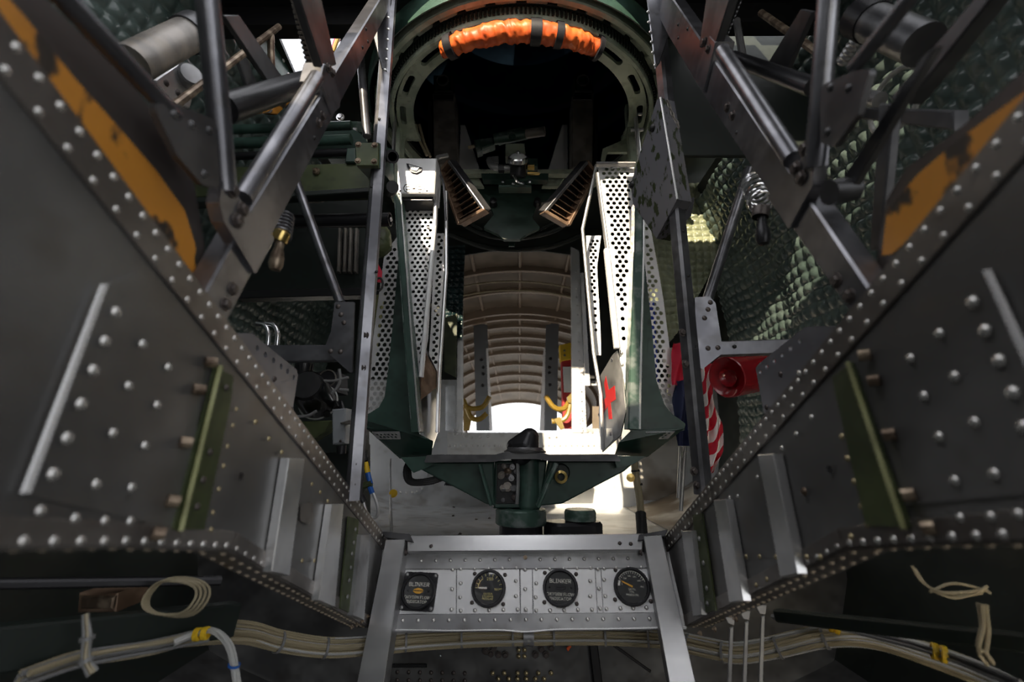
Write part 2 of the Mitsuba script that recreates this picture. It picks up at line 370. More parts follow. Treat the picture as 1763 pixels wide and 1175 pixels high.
# rear bulkhead with its passage and two lower openings
Bh = PY(2.2)
def b2(pxs): return sg.Polygon([(onp(x, y, Bh)[0], onp(x, y, Bh)[2]) for x, y in pxs]).buffer(0)
full = sg.box(-1.0, CZ - .6, 1.0, CZ + 1.5)
passage = b2([(797, 745), (797, 440), (840, 433), (890, 430), (940, 433), (990, 440), (985, 745)])
low_l = b2([(767, 664), (783, 664), (783, 742), (767, 742)]).buffer(-.004).buffer(.004)
low_r = b2([(1006, 667), (1034, 667), (1034, 735), (1010, 735)]).buffer(.008)
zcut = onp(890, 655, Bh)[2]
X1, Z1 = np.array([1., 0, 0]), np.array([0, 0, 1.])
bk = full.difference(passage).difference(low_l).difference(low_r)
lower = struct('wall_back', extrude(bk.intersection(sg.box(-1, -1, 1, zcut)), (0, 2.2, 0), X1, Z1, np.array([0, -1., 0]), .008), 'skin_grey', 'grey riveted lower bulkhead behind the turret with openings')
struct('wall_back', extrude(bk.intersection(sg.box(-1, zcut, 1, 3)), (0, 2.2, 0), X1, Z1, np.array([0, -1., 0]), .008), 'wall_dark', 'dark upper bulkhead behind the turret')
k = part(lower, 'sill_plate', plate([(770, 745), (1062, 745), (1062, 800), (770, 800)], PY(2.19), .003), 'skin_white', label='pale riveted plate under the passage')
row3(lower, (774, 768), (870, 768), PY(2.188), .026, .0045, 'rivet_metal')
row3(lower, (935, 768), (1060, 768), PY(2.188), .026, .0045, 'rivet_metal')
for q in ([(783, 741), (788, 741), (795, 741)], [(782, 748), (788, 748), (794, 748)], [(999, 723), (1007, 723)], [(999, 730), (1007, 730)], [(999, 716), (1007, 716)], [(1012, 744), (1020, 745), (1002, 745)], [(800, 752), (812, 754), (826, 753), (840, 752), (946, 754), (958, 753)]):
    studs_px(lower, q, PY(2.187), .0055, 'rivet_metal')
part(lower, 'hatch_plate', plate([(676, 790), (684, 776), (706, 770), (728, 778), (737, 800), (735, 830), (724, 850), (690, 850), (676, 832)], PY(2.194), .004, .02), 'skin_grey', label='round riveted patch plate')
studs_px(lower, [(681, 846), (690, 848), (700, 849), (710, 848), (718, 847), (727, 842), (733, 826), (735, 806), (727, 786), (715, 775), (700, 774), (686, 780)], PY(2.188), .005, 'rivet_metal')
for pts, nm in (([(786, 745), (789, 430), (797, 425), (797, 745)], 'passage_frame'), ([(985, 745), (983, 425), (997, 432), (1010, 745)], 'passage_frame')):
    k = part(lower, nm, plate(pts, PY(2.185), .02), 'alu_bright' if pts[0][0] > 900 else 'alu')
row3(lower, (1003, 738), (990, 440), PY(2.163), .045, .004, 'rivet_metal')
part(lower, 'frame_strip', plate([(1008, 664), (1000, 470), (1005, 470), (1016, 664)], PY(2.15), .02), 'alu_bright')
part(lower, 'rubber_strip', plate([(1016, 652), (1005, 480), (1014, 480), (1024, 652)], PY(2.16), .01), 'black')
# aft fuselage seen through the passage: arched skin, ribs, frames
def tz(Y): return 1.02 - .135 * (Y - 2.25)
def prof(Y, s, off=0.0):
    """cross-section of the aft skin at Y, s from -1 to 1"""
    sc = 1 - .06 * (Y - 2.25); a = s * 2.1
    x = .78 * sc * np.sign(np.sin(a)) * np.abs(np.sin(a)) ** 1.0
    z = tz(Y) - .42 * (1 - np.cos(a)) * sc
    return np.stack([x * (1 - off / .78), 0 * a + Y, z - off * np.cos(a) + CZ], -1)
ss = np.linspace(-1, 1, 49)
struct('tunnel_skin', patch(lambda U, V: prof(U, V), np.linspace(2.215, 5.5, 24), ss), 'tan_skin', 'tan painted arched skin of the aft fuselage')
ribs = [2.41, 2.665, 2.93, 3.07, 3.21, 3.41, 3.59, 3.77, 4.07, 4.38, 4.68, 5.0, 5.5]
tun = 'tunnel_skin'
V = np.vstack([prof(np.full(49, 2.216), ss, 0.0), prof(np.full(49, 2.216), ss, -.12)])
part(tun, 'front_flange', mesh(V, [[j, j + 1, j + 50] for j in range(48)] + [[j, j + 50, j + 49] for j in range(48)]), 'tan_rib', 40)
for i, Y in enumerate(ribs):
    dd = .05 if i == 2 else .028
    a = prof(np.full(49, Y), ss, .0); b = prof(np.full(49, Y), ss, dd); c = prof(np.full(49, Y + .02), ss, dd)
    V = np.vstack([a, b, c]); f = []
    for q in (0, 49):
        for j in range(48): f += [[q + j, q + j + 1, q + 50 + j], [q + j, q + 50 + j, q + 49 + j]]
    part(tun, 'rib', mesh(V, f), 'tan_rib', 40)
for s in (-.30, -.16, 0.0, .16, .30):
    pth = np.array([prof(np.array([Y]), np.array([s]), .006)[0] for Y in np.linspace(2.23, 5.4, 14)])
    part(tun, 'stringer', tube(pth, .009, 6), 'tan_rib', 30)
for Y in (2.52, 2.63):
    one('overhead_wire', tube(np.array([prof(np.array([Y + .02 * math.sin(4 * s)]), np.array([s]), .035)[0] for s in np.linspace(-.6, .6, 24)]), .0055, 8), 'cream_wire',
        'cream wire run under the tan arched ceiling, ' + ('nearest the turret' if Y < 2.6 else 'second from the turret'), 'wire')
struct('trim_1', plate([(815, 555), (839, 560), (846, 742), (820, 742)], PY(3.12), .012), 'longeron', 'left grey frame post of the aft passage')
struct('trim_2', plate([(940, 560), (962, 555), (959, 742), (934, 742)], PY(3.12), .012), 'longeron', 'right grey frame post of the aft passage')
part('trim_1', 'bright_edge', plate([(837, 600), (840, 600), (848, 742), (843, 742)], PY(3.10), .02), 'alu_bright')
part('trim_2', 'bright_edge', plate([(936, 600), (939, 600), (937, 742), (929, 742)], PY(3.10), .02), 'alu_bright')
struct('tunnel_floor', box((0, 3.35, CZ - .16), 1.3, 2.2, .012), 'tan_skin', 'floor of the aft fuselage')
struct('wall_front', extrude(sg.box(-.95, -1.0, .95, 1.1).difference(sg.box(.0, .22, .62, .95).buffer(.03)), (0, -2.0, CZ), X1, Z1, np.array([0, -1., 0]), .02), 'wall_dark', 'dark forward bulkhead with a windscreen opening behind the viewer')
for h, tr in (((829, 620), 'trim_1'), ((832, 633), 'trim_1'), ((832, 644), 'trim_1'), ((831, 664), 'trim_1'), ((948, 618), 'trim_2'), ((946, 633), 'trim_2'), ((946, 642), 'trim_2'), ((947, 663), 'trim_2')):
    part(tr, 'hole', lathe([(0, .001), (.010, .001), (.011, 0)], aY(*h, 3.119), (0, -1, 0), 14), 'black')
# quilted insulation on the sides
def side_fn(s): return (lambda U, V: np.stack([s * wx(V), U, V + CZ], -1)), (lambda U, V: np.stack([-s * np.ones_like(U), 0 * U, 0 * U], -1))
f_, n_ = side_fn(1)
one('insulation_blanket', quilt(f_, n_, (.30, 1.92), (-.10, 1.04), .036, .011, 3), 'quilt_teal', 'teal quilted insulation blanket on the right fuselage side', 'insulation', 60)
f_, n_ = side_fn(-1)
one('insulation_blanket', quilt(f_, n_, (.30, 2.1), (.22, 1.04), .036, .009, 8), 'quilt_teal', 'teal quilted insulation blanket on the left fuselage side', 'insulation', 60)
def ol(U, V):  # hanging olive blanket ahead of the rear bulkhead, right
    return np.stack([U, 1.80 + .10 * (.62 - U) + 0 * V, V + CZ], -1)
m = quilt(ol, lambda U, V: np.stack([0 * U, -np.ones_like(U), 0 * U], -1), (.48, .92), (.36, 1.12), .030, .010, 21)
w = m.vertices; edge = CZ + .62 - .25 * np.cos((w[:, 0] - .50) * 7)
m.update_faces(np.all((w[:, 2] > edge)[m.faces], axis=1)); m.remove_unreferenced_vertices()
one('insulation_curtain', m, 'quilt_olive', 'olive quilted curtain with scalloped lower edge right of the turret', 'insulation', 60)
m = quilt(lambda U, V: np.stack([U, 2.15 + 0 * U, V + CZ], -1), lambda U, V: np.stack([0 * U, -np.ones_like(U), 0 * U], -1), (-.37, -.275), (.52, 1.0), .03, .009, 33)
one('insulation_strip', m, 'quilt_black', 'narrow blue-black quilted strip left of the passage', 'insulation', 60)
one('green_cover_panel', plate([(764, 548), (787, 540), (785, 650), (765, 640)], PY(2.10), .01), 'green_olive', 'olive green panel low on the left of the passage', 'panel')
one('foil_panel', plate([(764, 658), (784, 658), (784, 745), (764, 745)], PY(2.23), .01), 'foil', 'crinkled silver foil panel behind the left bulkhead opening', 'panel')
one('tan_panel', plate([(1020, 700), (1040, 700), (1040, 742), (1020, 742)], PY(2.24), .01), 'tan_skin', 'tan panel edge behind the right bulkhead opening', 'panel')
k = thing('fire_box', 'tall red box with yellow lid beside the right passage frame', 'box')
part(k, 'body', slab([(967, 618), (988, 618), (991, 738), (970, 738)], PY(2.5), .08), 'red_flat')
part(k, 'lid', slab([(964, 594), (984, 590), (988, 618), (966, 622)], PY(2.49), .09), 'yellow_paint', label='yellow lid')
part(k, 'label_plate', plate([(969, 632), (985, 632), (987, 676), (971, 676)], PY(2.493), .004), 'white_paint', label='pale printed label')
studs_px(k, [(972, 604), (972, 612)], PY(2.486), .006, 'bolt_dark', 'dome', 'screw')
for nm, pth, lb in (('harness_strap', [(797, 700), (815, 704), (832, 700), (843, 683)], 'olive harness strap hanging left in the passage, upper'), ('harness_strap', [(797, 688), (805, 706), (812, 720), (826, 722), (838, 712)], 'golden harness strap hanging left in the passage, lower'),
                    ('harness_strap', [(939, 682), (952, 700), (965, 705), (975, 700), (984, 682)], 'golden harness strap hanging across the right frame post'), ('harness_strap', [(984, 682), (978, 712), (968, 724), (950, 726)], 'golden harness strap hanging in front of the red box')):
    one(nm, tube(smooth_path([aY(x, y, 2.35) for x, y in pth]), .013, 8), 'gold_leather', lb, 'strap')
one('strap_flap', slab([(797, 690), (812, 720), (808, 742), (797, 742)], PY(2.4), .01), 'gold_leather', 'golden leather flap at the left passage foot', 'strap')
k = one('strap_buckle', slab([(976, 684), (984, 676), (990, 690), (986, 696), (978, 694)], PY(2.33), .02), 'brass', 'brass buckle on the strap before the red box', 'buckle')
one('strap_buckle', slab([(952, 722), (964, 718), (972, 738), (966, 741)], PY(2.33), .02), 'brass', 'golden buckle end hanging lowest before the red box', 'buckle')

# ------------------------------------------------------------------ the two sloping side beams
XL, XR = -.31, .318
def beam(side):
    L = side < 0; pl = PX(XL if L else XR)
    nm = 'left' if L else 'right'
    k = thing('side_beam', f'riveted sheet metal beam sloping down along the {nm} side to the gauge panel', 'beam')
    if L:
        top = [(-190, -231), (48, 90), (353, 512), (610, 856), (663, 924)]
        bot = [(636, 1080), (475, 993), (393, 947), (225, 941), (0, 945), (-190, 950)]
    else:
        top = [(1960, -68), (1763, 177), (1502, 502), (1205, 855), (1145, 926)]
        bot = [(1182, 1079), (1375, 986), (1459, 944), (1594, 936), (1763, 932), (1960, 928)]
    part(k, 'web', plate(top + bot, pl, .003), 'web_metal')
    n = facing(pl); P = lambda q: onp(*q, pl)
    pt = [P(q) for q in top]; pb = [P(q) for q in bot]
    a, b = pt[0], pt[-1]
    dz = unit(b - a); dn = np.array([0, dz[2], -dz[1]]); dn = dn if dn[2] < 0 else -dn      # in the web, down from the top edge
    # cap strip on the web, and the flange going outward
    wd = .030
    part(k, 'cap_strip', bar(a + dn * wd / 2 + n * .001, b + dn * wd / 2 + n * .001, .0035, wd, dn, .001), 'cap_metal')
    part(k, 'cap_flange', bar(a - n * .017 + dn * .001, b - n * .017 + dn * .001, .036, .003, dn, .001), 'cap_metal')
    for i in range(len(pb) - 1):
        d = unit(pb[i + 1] - pb[i]); up = np.array([0, d[2], -d[1]]); up = up if up[2] > 0 else -up
        part(k, 'lower_strip', bar(pb[i] + up * .009 + n * .001, pb[i + 1] + up * .009 + n * .001, .0035, .018, up, .001), 'cap_metal')
        part(k, 'lower_flange', bar(pb[i] - n * .020, pb[i + 1] - n * .020, .042, .003, up, .001), 'cap_metal')
        Ls = np.linalg.norm(pb[i + 1] - pb[i]); kk = int(Ls / .0185)
        for j in range(kk):
            q = pb[i] + d * Ls * (j + .5) / kk
            if depth(q) < .17: continue
            for o in ((-.010, -.032) if i < 2 else (-.022,)):
                stud(k, q + n * o - up * .0015, -up, .0033, 'rivet_tan')
            if i >= 1: stud(k, q + up * .004 + n * .0027, n, .0034 if i >= 2 else .0026, 'rivet_metal')
    # two rows of rivets down the cap strip
    Lt = np.linalg.norm(b - a); d = (b - a) / Lt
    for off, st, r in ((.0075, .0175, .0030), (.0245, .0245, .0028)):
        for j in range(int(Lt / st)):
            q = a + d * st * (j + .4) + dn * off + n * .0027
            if .2 < depth(q) < 1.12: stud(k, q, n, r, 'rivet_metal')
    return k, pl, n, P
kL, plL, nL, PL = beam(-1)
kR, plR, nR, PR = beam(1)
def lifted(pl, d): return (pl[0] + facing(pl) * d, pl[1])
# left: doubler, its bright edge bar, angles
dL = part(kL, 'doubler_plate', plate([(185, 490), (240, 470), (355, 600), (318, 915), (42, 852)], plL, .002, lift=.002), 'web_metal', label='riveted doubler plate')
part(kL, 'edge_bar', slab([(176, 490), (188, 490), (54, 850), (38, 850)], plL, .002, .0005, .005), 'alu_bright', label='narrow bright edge bar')
studs_px(dL, [(200, 538), (181, 588), (161, 638), (140, 696), (116, 755), (92, 817)], plL, .0042, 'rivet_metal', lift=.004)
studs_px(dL, [(246, 593), (222, 665), (195, 746), (166, 834), (290, 633), (271, 698), (250, 768), (227, 840)], plL, .0036, 'rivet_metal', lift=.004)
studs_px(kL, [(70, 880), (130, 893), (181, 897), (225, 898)], plL, .0034, 'rivet_metal', lift=.003)
def upright(k, pl, face, leg, matn, nm, label=None):
    part(k, nm, cat([slab(face, pl, .012, .0008, .013)]), matn, label=label)
# green angle: leg against the web and leg standing out to the viewer
gL = part(kL, 'green_angle', cat([plate([(372, 632), (402, 648), (398, 690), (352, 912), (300, 912)], plL, .003, lift=.005), bar(PL((372, 632)) + nL * .004, PL((300, 915)) + nL * .004, .003, .008, nL, .001)]), 'green_olive', label='olive green angle')
part(kL, 'green_angle_edge', bar(PL((366, 630)) + nL * .008, PL((296, 915)) + nL * .008, .004, .004, nL, .001), 'zinc_green', label='worn light edge of the green angle')
studs_px(gL, [(390, 668), (362, 779), (350, 827), (340, 873)], plL, .0036, 'bolt_dark', lift=.006)
for q in ((346, 623), (325, 670), (302, 761), (280, 862), (254, 918)):
    part(gL, 'bolt', rod(PL(q) + nL * .004, PL((q[0] + 9, q[1] + 2)) + nL * .010, .0052, 10), 'bolt_bronze')
studs_px(kL, [(407, 705), (401, 733), (392, 769), (385, 803), (377, 843), (367, 883), (364, 912)], plL, .0024, 'rivet_brass', lift=.003)
part(kL, 'web_hole', lathe([(0, .0003), (.0042, .0003)], PL((410, 821)) + nL * .003, nL, 14), 'black')
upright(kL, plL, [(498, 789), (525, 790), (499, 992), (468, 985)], [(492, 800), (500, 789), (470, 988), (466, 985)], 'alu', 'upright_angle', 'bright aluminium upright angle')
upright(kL, plL, [(572, 869), (592, 868), (577, 1046), (549, 1034)], [(568, 880), (573, 869), (551, 1036), (547, 1032)], 'alu', 'upright_angle')
upright(kL, plL, [(622, 921), (639, 920), (627, 1068), (608, 1060)], [(618, 926), (623, 921), (610, 1062), (606, 1058)], 'alu_dull', 'upright_angle')
part(kL, 'green_strap', plate([(601, 890), (618, 895), (606, 1058), (586, 1048)], plL, .003, lift=.005), 'green_olive')
studs_px(kL, [(612, 912), (609, 935), (606, 954), (604, 978), (601, 1000), (598, 1028)], plL, .0038, 'alu_dull', lift=.006)
studs_px(kL, [(520, 966), (541, 966), (440, 727), (463, 756), (485, 779), (537, 834), (551, 848), (564, 863)], plL, .0032, 'rivet_brass', lift=.003)
studs_px(kL, [(632, 1062), (622, 1070), (613, 1076), (604, 1080)], plL, .0045, 'bolt_bronze', 'pin', 'bolt', lift=.002)
part(kL, 'burn_mark', plate([(518, 868), (538, 866), (540, 896), (532, 905), (516, 896)], plL, .0005, .004, lift=.0032), 'cap_metal')
# right
dR = part(kR, 'doubler_plate', plate([(1590, 480), (1690, 470), (1775, 640), (1775, 850), (1560, 870), (1490, 640)], plR, .002, lift=.002), 'web_metal', label='riveted doubler plate')
part(kR, 'edge_bar', slab([(1690, 466), (1702, 464), (1790, 650), (1776, 660)], plR, .002, .0005, .005), 'alu_bright', label='narrow bright edge bar')
studs_px(dR, [(1674, 520), (1695, 569), (1719, 621), (1743, 676), (1762, 735)], plR, .0042, 'rivet_metal', lift=.004)
studs_px(dR, [(1617, 574), (1643, 648), (1677, 727), (1711, 816), (1567, 617), (1590, 682), (1616, 752), (1643, 828)], plR, .0036, 'rivet_metal', lift=.004)
studs_px(kR, [(1652, 892), (1705, 890), (1752, 886)], plR, .0034, 'rivet_metal', lift=.003)
gR = part(kR, 'green_angle', cat([plate([(1462, 628), (1432, 650), (1490, 905), (1565, 908)], plR, .003, lift=.005), bar(PR((1470, 625)) + nR * .004, PR((1570, 912)) + nR * .004, .003, .008, nR, .001)]), 'green_olive', label='olive green angle')
part(kR, 'green_angle_edge', bar(PR((1474, 624)) + nR * .008, PR((1574, 912)) + nR * .008, .004, .004, nR, .001), 'zinc_green', label='worn light edge of the green angle')
for q in ((1507, 611), (1523, 655), (1550, 748), (1584, 851), (1618, 908)):
    part(gR, 'bolt', rod(PR(q) + nR * .004, PR((q[0] - 9, q[1] + 2)) + nR * .010, .0052, 10), 'bolt_bronze')
studs_px(kR, [(1449, 752), (1459, 790), (1471, 830), (1483, 873), (1493, 903)], plR, .0030, 'rivet_brass', lift=.003)
studs_px(kR, [(1397, 719), (1371, 748), (1346, 772), (1376, 643), (1304, 822), (1270, 855), (1256, 857)], plR, .0030, 'rivet_metal', lift=.003)
part(kR, 'web_hole', lathe([(0, .0003), (.0042, .0003)], PR((1434, 809)) + nR * .003, nR, 14), 'black')
stud(kR, PR((1389, 847)) + nR * .003, nR, .0048, 'bolt_bronze', 'dome', 'bolt')
upright(kR, plR, [(1304, 783), (1331, 782), (1372, 988), (1343, 995)], [(1331, 782), (1338, 790), (1376, 985), (1370, 990)], 'alu', 'upright_angle', 'bright aluminium upright angle')
upright(kR, plR, [(1228, 861), (1249, 860), (1279, 1035), (1255, 1038)], [(1249, 860), (1255, 870), (1283, 1030), (1277, 1036)], 'alu', 'upright_angle')
upright(kR, plR, [(1173, 915), (1191, 914), (1207, 1059), (1193, 1062)], [(1191, 914), (1195, 920), (1211, 1056), (1206, 1060)], 'alu_dull', 'upright_angle')
part(kR, 'green_strap', plate([(1192, 888), (1208, 884), (1232, 1052), (1212, 1056)], plR, .003, lift=.005), 'green_olive')
studs_px(kR, [(1204, 928), (1211, 970), (1217, 1014), (1218, 1040)], plR, .0042, 'alu_dull', lift=.006)
studs_px(kR, [(1285, 959), (1308, 959), (1336, 960), (1302, 1008), (1320, 998), (1389, 960), (1412, 960), (1465, 925)], plR, .0032, 'rivet_brass', lift=.003)
studs_px(kR, [(1268, 1066), (1232, 1084), (1207, 1091)], plR, .0045, 'bolt_bronze', 'pin', 'bolt', lift=.002)
# worn orange boards standing on the beams
def board(pl, outer, inner, label, out):
    k = thing('orange_board', label, 'board')
    p2 = (pl[0] + np.array([out, 0, 0]), pl[1])
    part(k, 'backing', plate(outer, p2, .006), 'bolt_dark', label='dark edge of the board')
    part(k, 'orange_face', plate(inner, p2, .001, lift=.001), 'orange_paint', label='chipped orange paint')
board(plL, [(20, -60), (120, 40), (215, 130), (290, 225), (335, 320), (352, 420), (352, 515), (0, 40), (-60, -60)], [(-10, -30), (40, 25), (125, 130), (205, 220), (270, 295), (318, 362), (336, 420), (344, 498), (150, 232), (0, 25)], 'worn orange board curving along the top of the left beam', -.030)
board(plR, [(1775, 110), (1660, 215), (1560, 290), (1526, 345), (1516, 400), (1502, 502), (1763, 180)], [(1775, 150), (1650, 240), (1580, 300), (1527, 362), (1518, 440), (1535, 438), (1620, 362), (1775, 180)], 'worn orange board along the top of the right beam', .030)
# ------------------------------------------------------------------ gauge panel between the beams
A_, B_, C_ = aX(636, 1080, XL), aX(663, 924, XL), aX(1145, 926, XR)
PP = P3(A_, B_, C_); pu, pv, pn = frame(PP)
def OP(x, y, lift=0.0): return onp(x, y, PP) + pn * lift
gp = thing('instrument_board', 'riveted bare aluminium panel carrying four round gauges', 'panel')
part(gp, 'back_sheet', plate([(664, 924), (1145, 926), (1182, 1084), (636, 1084)], PP, .002), 'alu_dull')
part(gp, 'top_rail', slab([(700, 922), (1108, 919), (1106, 948), (701, 951)], PP, .030, .002, .030), 'alu', label='broad bright top rail')
part(gp, 'top_channel', slab([(694, 953), (1118, 950), (1122, 979), (690, 981)], PP, .006, .001, .008), 'alu_dull')
part(gp, 'bottom_channel', slab([(684, 1058), (1128, 1055), (1138, 1085), (680, 1090)], PP, .008, .001, .010), 'alu_dull')
pn_b = thing('wire_guard', 'thin bright lip along the bottom of the gauge panel', 'lip')
part(pn_b, 'lip', tube(smooth_path([OP(x, y, .014) for x, y in ((640, 1087), (720, 1087), (780, 1088), (860, 1087), (905, 1090), (960, 1086), (1050, 1085), (1180, 1082))]), .0016, 8), 'alu_bright')
for i, q in enumerate(([(690, 981), (785, 981), (785, 1058), (684, 1058)], [(787, 981), (894, 980), (895, 1057), (786, 1058)], [(896, 980), (916, 980), (917, 1057), (897, 1057)], [(917, 980), (1024, 979), (1028, 1056), (919, 1057)], [(1025, 979), (1034, 979), (1038, 1056), (1029, 1056)], [(1035, 979), (1124, 978), (1130, 1055), (1039, 1056)])):
    part(gp, 'face_plate', slab(q, PP, .0025, .0005, .004 + .0012 * (i % 2 == 1 and 1 or 0)), 'alu_bright')
R_ = .0042
for a, b, k in (((725, 966), (877, 964), 7), ((930, 964), (1081, 962), 7)): studs_px(gp, row_px(a, b, k), PP, .0040, 'rivet_metal', lift=.008)
studs_px(gp, row_px((693, 1069), (1118, 1066), 17), PP, .0042, 'rivet_metal', lift=.010)
studs_px(gp, [(779, 981 + 0), (778, 1015), (777, 1050)], PP, R_, 'rivet_metal', lift=.006)
for x0, x1 in ((793, 889), (923, 1017)):
    studs_px(gp, row_px((x0, 980 + 0), (x1, 978), 5), PP, R_, 'rivet_metal', lift=.006)
    studs_px(gp, row_px((x0 + 0, 1052), (x1 + 2, 1050), 5), PP, R_, 'rivet_metal', lift=.006)
    studs_px(gp, [(x0, 1005), (x0 - 1, 1029), (x1 - 1, 1001), (x1 - 1, 1027)], PP, R_, 'rivet_metal', lift=.006)
studs_px(gp, [(904, 981), (904, 1015), (905, 1050), (1029, 980), (1031, 1014), (1033, 1048)], PP, R_, 'rivet_metal', lift=.006)
studs_px(gp, [(1040, 979), (1061, 978), (1082, 977), (1104, 977), (1040, 999), (1042, 1027), (1044, 1049), (1068, 1048), (1090, 1048), (1113, 1047)], PP, R_, 'rivet_metal', lift=.006)
studs_px(gp, [(742, 941), (1067, 936), (1086, 937)], PP, .0042, 'bolt_dark', lift=.030)
stud(gp, OP(905, 962, .008), pn, .0048, 'bolt_bronze', 'pin', 'bolt')
def ring_arc(r0, r1, a0, a1, n=20):
    t = np.linspace(a0, a1, n); return sg.Polygon([(r1 * math.cos(x), r1 * math.sin(x)) for x in t] + [(r0 * math.cos(x), r0 * math.sin(x)) for x in t[::-1]])
def gauge(cx, cy, kind, label):
    k = thing('gauge', label, 'gauge'); o = OP(cx, cy, .005); R = .0345
    if kind == 'square':
        s = .037; sq = sg.box(-s, -s, s, s).buffer(-.006).buffer(.006, 6)
        fk = part(k, 'flange', extrude(sq, o + pn * .004, pu, pv, pn, .004), 'black_metal', label='square black flange')
        for a in (-1, 1):
            for b in (-1, 1): stud(fk, o + pu * a * .0315 + pv * b * .0315 + pn * .004, pn, .0042, 'alu_dull', 'dome', 'screw')
        o = o + pn * .004
    part(k, 'case', lathe([(R + .002, 0), (R + .002, .006), (R, .009), (R - .003, .009), (R - .0045, .006), (R - .0045, .004)], o, pn, 48), 'black_metal', label='black bezel')
    dk = part(k, 'dial', lathe([(0, .0042), (R - .0042, .0042)], o, pn, 40), 'dial_face', label='black dial face')
    f = o + pn * .0044
    def tx(s, h, y, m='dial_text', x=0.0, b=False): part(dk, 'lettering', put(text(s, h, .0004, b), f + pu * x + pv * y, pu, pv, pn), m, False)
    if kind in ('square', 'blinker'):
        tx('BLINKER', .0078, .0085); tx('OXYGEN FLOW', .0056, -.0150); tx('INDICATOR', .0056, -.0232)
        for s in (-1, 1):
            lens = sg.Point(0, s * (-.0115)).buffer(.0170, 16).intersection(sg.box(-.012, .0008 if s > 0 else -.006, .012, .006 if s > 0 else -.0008))
            part(dk, 'shutter', extrude(lens, f + pn * .0006, pu, pv, pn, .0006), 'dial_amber' if kind == 'square' else 'black_metal', label='blinker shutter')
        for s in (-1, 1): stud(k, f + pu * s * .0225, pn, .0022, 'black_metal', 'dome', 'screw')
    elif kind == 'cylinder':
        tx('OXYGEN', .0034, -.0120, 'dial_yellow'); tx('CYLINDER', .0034, -.0168, 'dial_yellow'); tx('PRESSURE', .0034, -.0216, 'dial_yellow')
        tx('250', .0056, .0150, 'dial_yellow', .002); tx('500', .0042, -.0035, 'dial_yellow', .018)
        for i in range(11):
            a = math.pi - i * math.pi / 10
            part(dk, 'tick', extrude(sg.box(.0235, -.0005, .0285, .0005), f, pu * math.cos(a) + pv * math.sin(a), -pu * math.sin(a) + pv * math.cos(a), pn, .0005), 'dial_yellow', False)
        part(dk, 'scale_band', extrude(ring_arc(.0215, .0228, 2.2, 3.1), f, pu, pv, pn, .0004), 'dial_yellow', False)
        part(dk, 'needle', extrude(sg.Polygon([(-.023, 0), (-.019, .0016), (0, .0018), (0, -.0018), (-.019, -.0016)]), f + pn * .0012, pu, pv, pn, .0006), 'white_paint', False, label='white needle')
        part(dk, 'hub', lathe([(0, .0014), (.0030, .0012), (.0032, 0)], f, pn, 16), 'black_metal')
    else:
        tx('OXYG.', .0034, -.0068); tx('CYL.', .0034, -.0118); tx('PRESSURE', .0036, -.0172)
        for s_, an in (('0', 168), ('100', 130), ('200', 100), ('300', 68), ('400', 36)):
            a = math.radians(an); tx(s_, .0028, .0195 * math.sin(a) - .0014, 'dial_text', .0195 * math.cos(a))
        for i in range(15):
            a = math.radians(170 - i * 10)
            part(dk, 'tick', extrude(sg.box(.0245, -.0005, .0285, .0005), f, pu * math.cos(a) + pv * math.sin(a), -pu * math.sin(a) + pv * math.cos(a), pn, .0005), 'dial_text', False)
        part(dk, 'scale_band', extrude(ring_arc(.0285, .0295, .35, 2.6), f, pu, pv, pn, .0004), 'dial_text', False)
        part(dk, 'scale_band', extrude(ring_arc(.0235, .0275, 2.72, 3.1), f, pu, pv, pn, .0004), 'white_paint', False)
        d = unit(-pu * .9 + pv * .42); e = np.cross(pn, d)
        part(dk, 'needle', extrude(sg.Polygon([(-.002, -.0018), (.020, -.0014), (.024, 0), (.020, .0014), (-.002, .0018)]), f + pn * .0012, d, e, pn, .0006), 'dial_amber', False, label='amber needle')
        tx('500', .0028, -.0010, 'dial_text', .0205)
    if kind != 'square':
        for a in (40, 140, 220, 320) if kind != 'gauge4' else (135, 215, 325):
            stud(k, o + (pu * math.cos(math.radians(a)) + pv * math.sin(math.radians(a))) * (R + .0085) + pn * .001, pn, .0042, 'bolt_dark', 'dome', 'screw')
    part(k, 'glass', lathe([(0, .0066), (R - .0042, .0066)], o, pn, 40), 'glass', False, label='gauge glass')
gauge(723, 1020, 'square', 'blinker oxygen flow gauge on a square flange, leftmost on the panel')
gauge(842, 1015, 'cylinder', 'oxygen cylinder pressure gauge with white needle, second from left')
gauge(965, 1014, 'blinker', 'round blinker oxygen flow gauge with closed black shutter, third from left')
gauge(1087, 1012, 'gauge4', 'oxygen pressure gauge with amber needle and white arc, rightmost')
